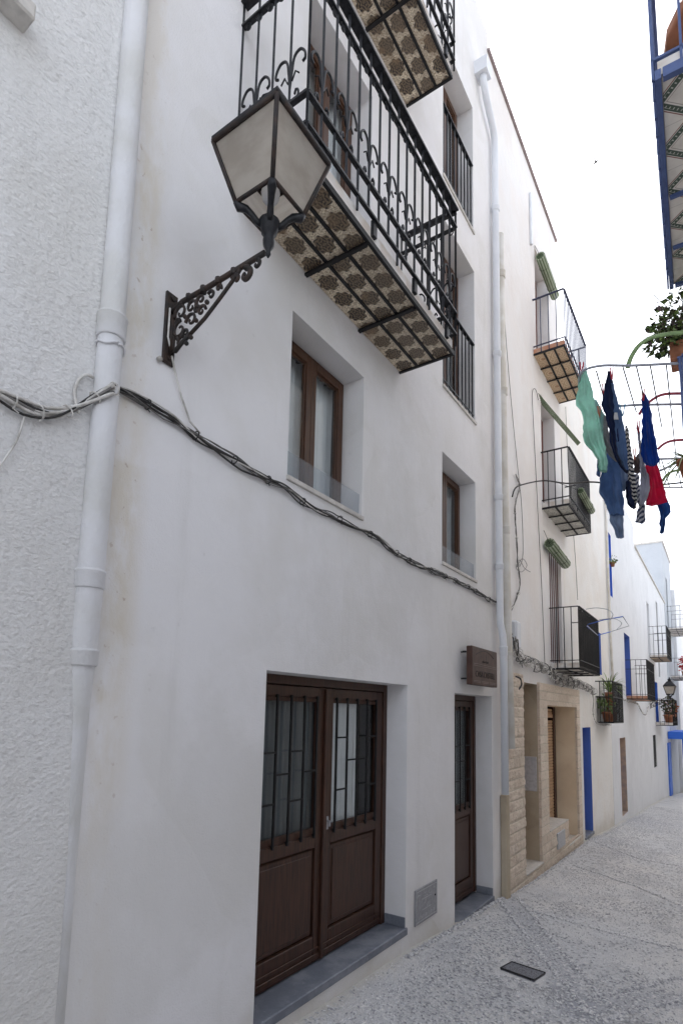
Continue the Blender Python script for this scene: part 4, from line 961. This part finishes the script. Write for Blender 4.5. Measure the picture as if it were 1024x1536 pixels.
# ---- meter box
mb = thing('meter_box', 'grey embossed metal meter cover set in the wall between the two brown doors', 'meter box', (0, 4.62, .15))
MB().box(.001, .012, 4.41, 4.84, .155, .44, .003).build('cover', 'grey_plate', mb)
q = MB()
for a, b, c, d in ((4.43, 4.82, .175, .42), (4.53, 4.71, .255, .345)):
    for f in ((a, b, c, c+.004), (a, b, d-.004, d), (a, a+.004, c+.004, d-.004), (b-.004, b, c+.004, d-.004)): q.box(.0125, .0155, *f)
cy_, cz_ = 4.62, .30
q.sweep([(.014, cy_, cz_+.03), (.014, cy_+.04, cz_), (.014, cy_, cz_-.03), (.014, cy_-.04, cz_), (.014, cy_, cz_+.03)], .002, 4)
q.sweep([(.014, 4.44, .375), (.014, 4.46, .39), (.014, 4.49, .385)], .003, 4); q.sweep([(.014, 4.80, .375), (.014, 4.78, .39), (.014, 4.75, .385)], .003, 4)
for i in range(12): y = 4.47+i*.026; q.box(.0125, .0145, y, y+.014, .195, .195+.018+.006*(i % 2))
q.build('embossing', 'light_plate', mb); text_mesh('AGUAS', .045, 'lettering', mb, (.0135, 4.62, .372), 'light_plate', sx=1.2)
MB().lathe((.012, 4.795, .315), [(.008, 0), (.008, .012)], 10).build('lock', 'black_iron', mb)
# ---- opposite side of the street; unseen walls, heights set for the light
HO = thing('opposite_house', 'house across the street carrying the blue balcony with green chain tiles', 'house', (3.4, 3, 0))
q = MB(); q.box(3.4, 7, 1.9, 5.2, -1, 8.9); q.box(3.41, 7, -6, 1.9, -1, 4.0); q.build('wall', 'plaster_opposite', HO)
HP = thing('opposite_row', 'unseen grey beige row of houses across the street, shaped for the light', 'house', (3.41, 12, 0)); q = MB(); q.box(3.41, 7, 5.2, 11, -1, 10.2); q.build('wall', 'plaster_beige', HP)  # unseen row added off camera, heights and beige chosen to curb bounced light
q = MB(); q.box(3.41, 7, 11, 22, -4, 6.4); q.box(3.9, 8, 22, 40, -5, 6.0); q.build('wall', 'plaster_beige', HP)
def opp_balcony(corner_far, corner_near, z, label, nbeam):
    a = Vector((*corner_near, z)); b = Vector((*corner_far, z)); d = (b-a).normalized(); L = (b-a).length; nx = Vector((d.y, -d.x, 0)); dep = 3.4-min(a.x, b.x)
    def P(s, w, zz): return a+d*s+nx*w+Vector((0, 0, zz))
    def bx(q, s0, s1, w0, w1, z0, z1):
        i = len(q.v); q.v += [P(s0, w0, z0), P(s1, w0, z0), P(s1, w1, z0), P(s0, w1, z0), P(s0, w0, z1), P(s1, w0, z1), P(s1, w1, z1), P(s0, w1, z1)]
        for f in ((0, 1, 2, 3), (4, 7, 6, 5), (0, 4, 5, 1), (1, 5, 6, 2), (2, 6, 7, 3), (3, 7, 4, 0)): q.f.append(tuple(i+k for k in f)); q.sm.append(False)
    q = MB(); bx(q, .01, L-.01, .01, dep, .02, .11); bal = q.build('balcony', 'slab_white', HO); bal['label'] = label
    q = MB(); bx(q, .02, L-.02, .03, dep, .012, .018); q.build('tiled_soffit', 'hydraulic_tiles', bal)
    q = MB(); bx(q, 0, L, -.005, .026, -.012, .05); bx(q, 0, .035, .035, dep, -.012, .05); bx(q, L-.035, L, .035, dep, -.012, .05)
    for f in nbeam: bx(q, L*f-.012, L*f+.012, .035, dep, -.012, .011)
    q.build('support_frame', 'blue_iron', bal)
    q = MB(); H = 1.05
    bx(q, 0, L, -.03, .012, H-.012, H); bx(q, 0, L, -.018, 0, .12, .135); bx(q, 0, .03, .012, dep, H-.012, H); bx(q, 0, .02, .0, dep, .12, .135); bx(q, L-.03, L, .012, dep, H-.012, H); bx(q, L-.02, L, 0, dep, .12, .135)
    n = int(L/.12)
    for i in range(n+1): s = (L-.014)*i/n; bx(q, s, s+.014, -.022, -.008, .0, H-.012)
    for w in (.12, .24, .36, .48, .6, .72, .84, .96): bx(q, 0, .014, w, w+.014, .05, H-.012); bx(q, L-.014, L, w, w+.014, .05, H-.012)
    q.build('railing', 'blue_iron', bal); return bal
opp_balcony((1.985, 5.15), (2.045, 3.28), 5.5, 'blue iron balcony with green chain patterned tiles beneath', (.48, .75))
opp_balcony((1.99, 4.15), (2.03, 2.0), 8.0, 'higher blue iron balcony with patterned tiles, mostly out of the picture', (.4, .7))
t = thing('flower_pot', 'large round terracotta pot seen through the blue balcony railing', 'pot', (2.35, 3.75, 5.62)); q = MB(); pot(q, 2.40, 3.70, 5.62, .30, .5); q.build('pot', 'terracotta', t)
ob2 = thing('railing_balcony', 'dark blue balcony railing at the right edge that holds the drying rack', 'balcony', (2.05, 5, 3.6))
q = MB(); bx0 = 2.055
q.box(bx0, 3.4, 4.70, 7.2, 3.55, 3.65, .005); q.build('slab', 'slab_white', ob2)
q = MB(); q.box(bx0-.03, bx0+.012, 4.70, 7.2, 4.60, 4.615)
for i in range(22): y = 4.71+2.48*i/21; q.box(bx0-.02, bx0-.006, y-.007, y+.007, 3.6, 4.60)
for i in range(8): x = bx0+.14*i; q.box(x, x+.014, 4.69, 4.704, 3.65, 4.60)
q.box(bx0, 3.4, 4.675, 4.70, 4.60, 4.615); q.build('railing', 'blue_iron', ob2)
# drying rack: tubes across (x) and lines along (y)
ZR = 4.60
def onz(x, y, z):
    d = ray(x, y); t = (z-CZ)/d.z; return CAM+d*t
rk = thing('drying_rack', 'folding drying rack of grey tubes and lines hung out over the street', 'drying rack', (1.8, 5.3, ZR))
q = MB()
q.sweep(resample([onz(868, 575, ZR), onz(871, 560, ZR), onz(880, 553, ZR), onz(905, 548, ZR), onz(950, 548, ZR), onz(1030, 544, ZR)], .03), .010, 8); q.build('tube', 'tube_grey', rk); q = MB()
q.sweep([onz(925, 609, ZR), onz(960, 607, ZR), onz(1035, 606, ZR)], .011, 8); q.build('tube', 'tube_grey', rk); q = MB()
q.sweep([onz(975, 689, ZR), onz(1035, 687, ZR)], .012, 8); q.sweep([onz(985, 731, ZR), onz(1035, 731, ZR)], .010, 8); q.sweep([onz(990, 706, ZR), onz(1035, 684, ZR)], .012, 8)
q.build('tube', 'tube_grey', rk)
q = MB()
def gl(a, b): q.sweep([onz(*a, ZR+.012), onz(*b, ZR+.012)], .0055, 5)
gl((934, 551), (954, 618)); gl((954, 549), (990, 700)); gl((975, 549), (992, 640)); gl((999, 548), (1014, 690)); gl((894, 556), (906, 600)); gl((1014, 690), (1022, 732)); gl((992, 690), (1004, 731)); gl((906, 600), (925, 680))
q.build('line', 'cable_dark', rk)
def armstrip(px, Y, mt, w=.028):
    P = resample([aty(x, y, Y) for x, y in px], .02); q = MB(); rows = []
    q.sweep(P, w*.5, 6); 
    for v in q.v: v.y = Y+(v.y-Y)*.35
    return q
q = armstrip([(941, 552), (946, 536), (958, 518), (975, 507), (1000, 501), (1030, 498)], 4.72, 'arm_green', .036); q.build('curved_arm', 'arm_green', rk)
q = armstrip([(958, 622), (966, 610), (980, 598), (997, 591), (1030, 590)], 5.30, 'arm_red'); q.build('curved_arm', 'arm_red', rk)
q = armstrip([(986, 674), (995, 666), (1008, 661), (1035, 659)], 5.9, 'arm_red'); q.build('curved_arm', 'arm_red', rk)
q = armstrip([(993, 722), (1000, 712), (1012, 706), (1035, 704)], 6.4, 'arm_green'); q.build('curved_arm', 'arm_green', rk)
q = MB(); q.box(1.55, 3.15, 7.3, 7.4, 3, 3.1)
# garments
def garment(name, label, rows, Y, mt, cat='laundry', amp=.036, cols=18, tags=None, group='washing on the drying rack'):
    rows = [(Vector((0, 0, 0)), *r) for r in rows]; pts = []
    R_ = []
    for (_, y, a, b), (_, y2, a2, b2) in zip(rows, rows[1:]):
        n = max(1, int((y2-y)/4))
        for k in range(n): f = k/n; R_.append((y+(y2-y)*f, a+(a2-a)*f, b+(b2-b)*f))
    R_.append(rows[-1][1:]); ph = rnd.uniform(0, 6)
    front = []; back = []
    for i, (y, a, b) in enumerate(R_):
        fr = []; bk = []
        t = i/max(1, len(R_)-1)
        for j in range(cols+1):
            f = j/cols; p = aty(a+(b-a)*f+1.9*noise.noise((i*.55, j*.5, ph))+.9*noise.noise((i*1.3, j*.3, ph+9)), y+1.2*noise.noise((j*.6, i*.2, ph)), Y)
            e = math.sin(math.pi*f)
            fold = (1-2*abs(math.sin(f*5.2+ph+t*1.6)))*.8+(1-2*abs(math.sin(f*10.5+ph*2-t*2.3)))*.4+noise.noise((f*3, t*5, ph))*1.1
            fr.append(p+Vector((0, -amp*(.6*e+.7*fold*min(1, .3+t))-.004*e, 0))); bk.append(p+Vector((0, amp*(1.2*e)+.006, 0)))
        front.append(fr); back.append(bk)
    q = MB(); q.grid(front); q.grid([r[::-1] for r in back])
    h = len(front); 
    q.grid([[front[i][0], back[i][0]] for i in range(h)][::-1]); q.grid([[front[i][-1], back[i][-1]] for i in range(h)])
    q.grid([back[0], front[0]]); q.grid([front[-1], back[-1]])
    o = q.build(name, mt, None, origin=tuple(front[0][cols//2])); tag(o, label, cat, group); return o
def peg(x, y, Y, mt, label, dx=2):
    a = aty(x-dx, y-9, Y-.01); b = aty(x, y+9, Y-.01); c = aty(x+dx, y-9, Y-.02)
    q = MB(); q.sweep([a, b], .005, 5); q.sweep([c, b+Vector((.004, 0, 0))], .005, 5)
    o = q.build('clothes_peg', mt, None, origin=tuple(b)); tag(o, label, 'clothes peg', 'clothes pegs on the drying rack')
garment('t_shirt', 'mint green top hanging leftmost on the drying rack', [(556, 872, 880), (570, 867, 884), (588, 866, 889), (600, 863, 891), (608, 865, 893), (616, 872, 895), (630, 874, 899), (652, 873, 904), (662, 875, 906), (674, 886, 908), (690, 896, 910), (706, 899, 910)], 4.62, 'cloth_mint')
garment('t_shirt', 'pale turquoise cloth just behind the mint green top', [(600, 889, 894), (622, 892, 906), (650, 894, 908), (690, 899, 909)], 4.85, 'cloth_mint_light')
garment('shirt', 'navy blue shirt with a white label pinned left of the middle', [(558, 911, 916), (575, 907, 919), (592, 904, 922), (608, 902, 926), (625, 908, 930), (645, 913, 934), (665, 915, 937), (685, 921, 939), (700, 930, 941), (707, 936, 942)], 4.66, 'cloth_navy')
garment('shirt', 'slate blue sleeve side of the folded navy shirt', [(575, 917, 920), (600, 920, 926), (640, 922, 936), (680, 926, 941), (704, 937, 942)], 4.62, 'cloth_slate', cols=8, amp=.012)
o = garment('shirt_label', 'small white care label on the navy shirt', [(619, 921, 926), (629, 920, 926)], 4.58, 'cloth_tag', cols=3, amp=.002)
garment('vest', 'grey padded garment between the mint top and navy shirt', [(625, 905, 909), (645, 904, 912), (665, 905, 916), (680, 911, 923), (690, 920, 928)], 4.75, 'cloth_grey', amp=.03)
garment('jeans', 'denim blue trousers bunched below the mint green top', [(672, 900, 916), (690, 900, 926), (705, 901, 930), (725, 899, 932), (738, 897, 934), (750, 905, 935), (766, 911, 935), (772, 914, 935)], 5.1, 'cloth_denim', amp=.035)
garment('jeans', 'darker blue leg hanging left of the denim trousers', [(680, 896, 902), (700, 895, 901), (712, 894, 900)], 5.05, 'cloth_denim', cols=5)
garment('trouser_leg', 'pale blue cuffs hanging under the denim trousers', [(770, 914, 935), (785, 915, 935), (795, 922, 935), (806, 924, 934)], 5.14, 'cloth_pale_denim', amp=.03)
garment('towel', 'pale blue cloth between the denim trousers and the striped top', [(690, 926, 934), (715, 928, 941), (735, 932, 938)], 5.2, 'cloth_pale_denim', cols=6)
garment('top', 'black and white finely striped top hanging in the middle of the rack', [(640, 937, 941), (665, 938, 945), (690, 941, 949), (712, 938, 951), (735, 940, 954), (752, 942, 955), (762, 946, 953)], 5.25, 'cloth_striped', amp=.03)
garment('top', 'dark striped sleeve curling under the finely striped top', [(722, 938, 946), (745, 937, 947), (755, 940, 952), (761, 946, 953)], 5.2, 'cloth_navy', cols=6)
garment('top', 'blue and white striped cloth hanging lowest in the middle', [(712, 951, 958), (740, 952, 960), (760, 957, 967), (783, 952, 967)], 5.55, 'cloth_pale_striped', cols=8)
garment('sheet', 'long pale lilac cloth left of the royal blue shorts', [(638, 954, 957), (665, 957, 961), (695, 959, 966), (720, 960, 974), (735, 959, 974), (757, 959, 966)], 5.45, 'cloth_lilac', amp=.015)
garment('top', 'brownish rounded cloth right of the finely striped top', [(682, 955, 960), (690, 950, 961), (708, 950, 959)], 5.6, 'cloth_brown', cols=6)
garment('shorts', 'royal blue shorts hanging from the right side of the rack', [(592, 964, 969), (600, 962, 973), (620, 963, 976), (640, 962, 979), (660, 962, 983), (680, 961, 987), (692, 963, 989), (697, 968, 985)], 5.2, 'cloth_royal', amp=.03)
garment('shorts', 'red shorts hanging behind and below the royal blue shorts', [(694, 967, 986), (710, 970, 990), (728, 974, 995), (742, 971, 999), (752, 969, 1001), (757, 969, 985)], 5.7, 'cloth_red', amp=.035)
garment('t_shirt', 'mid blue cloth showing lowest beneath the red shorts', [(750, 979, 1002), (758, 985, 1004), (768, 988, 1006), (776, 989, 998), (790, 989, 997), (799, 989, 995)], 6.0, 'cloth_blue', amp=.03)
peg(872, 552, 4.60, 'peg_red', 'red peg holding the mint green top', 3); peg(917, 560, 4.6, 'peg_red', 'red peg at the top of the navy shirt'); peg(898, 618, 4.8, 'peg_orange', 'orange peg behind the mint green top')
peg(933, 615, 5.0, 'peg_blue', 'blue peg right of the navy shirt', 4); peg(964, 592, 5.15, 'peg_red', 'red peg holding the royal blue shorts'); peg(957, 640, 5.4, 'peg_red', 'red peg holding the pale lilac cloth'); peg(951, 681, 5.5, 'peg_orange', 'orange peg beside the brownish rounded cloth'); peg(905, 584, 4.7, 'peg_red', 'red peg left of the navy shirt')
# hanging plant top right
pc = aty(1022, 522, 5.05)
t = thing('hanging_plant', 'bushy trailing plant in a terracotta box at the right edge', 'potted plant', tuple(pc))
q = MB(); q.box(pc.x-.13+.05, pc.x+.6, 4.95, 5.15, pc.z-.14, pc.z+.02, .008); q.build('pot', 'terracotta', t)
for mt_, n in (('leaf_green', 190), ('leaf_dark', 170), ('leaf_light', 60), ('cloth_brown', 40)):
    q = MB(); leaves(q, (pc.x+.04, 5.05, pc.z+.24), .25, .2, .24, n, .055, .3); leaves(q, (pc.x-.08, 5.0, pc.z+.10), .17, .15, .12, n//2, .055); q.build('foliage', mt_, t)
q = MB()
for _ in range(16):
    a = Vector((pc.x+rnd.uniform(-.1, .15), 5.05+rnd.uniform(-.1, .1), pc.z+.02)); q.sweep(resample([a, a+Vector((rnd.uniform(-.15, .1), rnd.uniform(-.1, .1), rnd.uniform(.15, .3))), a+Vector((rnd.uniform(-.25, .1), 0, rnd.uniform(.1, .5)))], .03), .003, 4)
q.build('stem', 'leaf_dark', t)
pc = aty(1030, 690, 6.0)
t = thing('spider_plant', 'spider plant with long arching leaves at the right edge below the rack', 'potted plant', tuple(pc)); q = MB()
blades(q, pc, 34, .34, .011, .7); q.build('foliage', 'leaf_light', t); q = MB(); pot(q, pc.x+.02, pc.y, pc.z-.16, .1, .16); q.build('pot', 'terracotta', t)
# blue and white folded drying frame on the lowest balcony
t = thing('folding_airer', 'small blue and white wire airer fixed outside the lowest balcony', 'drying rack', (.6, 9.6, 3.4)); q = MB(); q2 = MB()
A = lambda x, y, X: wall(x, y, X)
q.sweep(resample([A(878, 914, .6), A(895, 912, .75), A(912, 915, .9), A(919, 922, .95), A(915, 930, .9)], .03), .005, 6); q.sweep(resample([A(898, 930, .7), A(920, 928, .9), A(932, 935, .95), A(925, 944, .9)], .03), .005, 6)
q.sweep([A(934, 925, 1.0), A(943, 939, 1.0), A(915, 948, .8)], .006, 6); q.sweep([A(880, 939, .5), A(896, 953, .7)], .007, 6)
q2.sweep([A(881, 937, .5), A(905, 930, .75), A(934, 925, 1.0)], .008, 6); q2.sweep([A(896, 953, .7), A(915, 948, .8)], .008, 6); q2.sweep([A(880, 939, .5), A(884, 943, .53)], .012, 6)
q.build('wire_frame', 'tube_grey', t); q2.build('blue_bar', 'blue_paint', t)
# antenna on the far roof
t = thing('roof_antenna', 'thin television antenna on the far roof', 'antenna', (-1.5, 31.5, 10.5)); q = MB()
b0 = aty(962, 822, 31.5); q.sweep([b0-Vector((0, 0, .4)), b0+Vector((0, 0, 1.1))], .02, 6); tp_ = b0+Vector((0, 0, 1.1)); q.sweep([tp_+Vector((-.5, 0, -.05)), tp_+Vector((.5, 0, .08))], .015, 5)
for i in range(5): q.sweep([tp_+Vector((-.4+.2*i, -.2, -.03)), tp_+Vector((-.4+.2*i, .2, -.03))], .01, 4)
q.sweep([b0+Vector((0, 0, .5)), b0+Vector((.35, 0, .52))], .012, 5); q.build('mast', 'grey_plate', t)
# gull
t = thing('bird', 'tiny bird far up in the white sky', 'bird'); bp_ = aty(893, 243, 30); q = MB()
q.sweep([bp_+Vector((-.15, 0, -.08)), bp_, bp_+Vector((.16, 0, .12))], [.01, .05, .01], 6); q.sweep([bp_+Vector((.0, 0, .02)), bp_+Vector((.12, .3, .2))], [.04, .008], 5); q.sweep([bp_, bp_+Vector((-.05, -.3, .15))], [.04, .008], 5); q.build('body', 'cable_dark', t)
# ------------------------------------------------------------------ light, sky, camera
SUN_EL, SUN_AZ = R(55), R(-50)      # azimuth measured from +y towards +x
wd = bpy.data.worlds.new('World'); S.world = wd; wd.use_nodes = True; nt = wd.node_tree
bg = nt.nodes['Background']; sk = nt.nodes.new('ShaderNodeTexSky'); sk.sky_type = 'NISHITA'; sk.sun_disc = False; sk.sun_elevation = SUN_EL; sk.sun_rotation = SUN_AZ
sk.air_density = 1.0; sk.dust_density = 3.0; sk.ozone_density = 1.0
hs = nt.nodes.new('ShaderNodeHueSaturation'); hs.inputs['Saturation'].default_value = .32
nt.links.new(sk.outputs[0], hs.inputs['Color']); nt.links.new(hs.outputs[0], bg.inputs[0]); bg.inputs[1].default_value = .15
sd = bpy.data.lights.new('sun', 'SUN'); sd.energy = .5; sd.angle = R(25); sd.color = (1, .98, .95); so = bpy.data.objects.new('sun', sd); COL.objects.link(so)
dv = Vector((math.sin(SUN_AZ)*math.cos(SUN_EL), math.cos(SUN_AZ)*math.cos(SUN_EL), math.sin(SUN_EL))); so.rotation_euler = dv.to_track_quat('Z', 'Y').to_euler(); so.location = (3, 0, 15)
cd = bpy.data.cameras.new('camera'); cam = bpy.data.objects.new('camera', cd); COL.objects.link(cam)
cam.matrix_world = Matrix(((_r2.x, _u2.x, -_fw.x, CX), (_r2.y, _u2.y, -_fw.y, 0), (_r2.z, _u2.z, -_fw.z, CZ), (0, 0, 0, 1)))
cd.sensor_fit = 'HORIZONTAL'; cd.sensor_width = 36; cd.lens = 36*F/1024; cd.shift_y = (PY-768)/1024; cd.shift_x = (512-PX)/1024; cd.clip_end = 1000; cd.clip_start = .05
S.camera = cam
S.view_settings.view_transform = 'Standard'; S.view_settings.look = 'None'; S.view_settings.gamma = 1; S.view_settings.exposure = 1.74
S.render.resolution_x = 682; S.render.resolution_y = 1024
for o in bpy.data.objects:
    if '_w' in o: del o['_w']
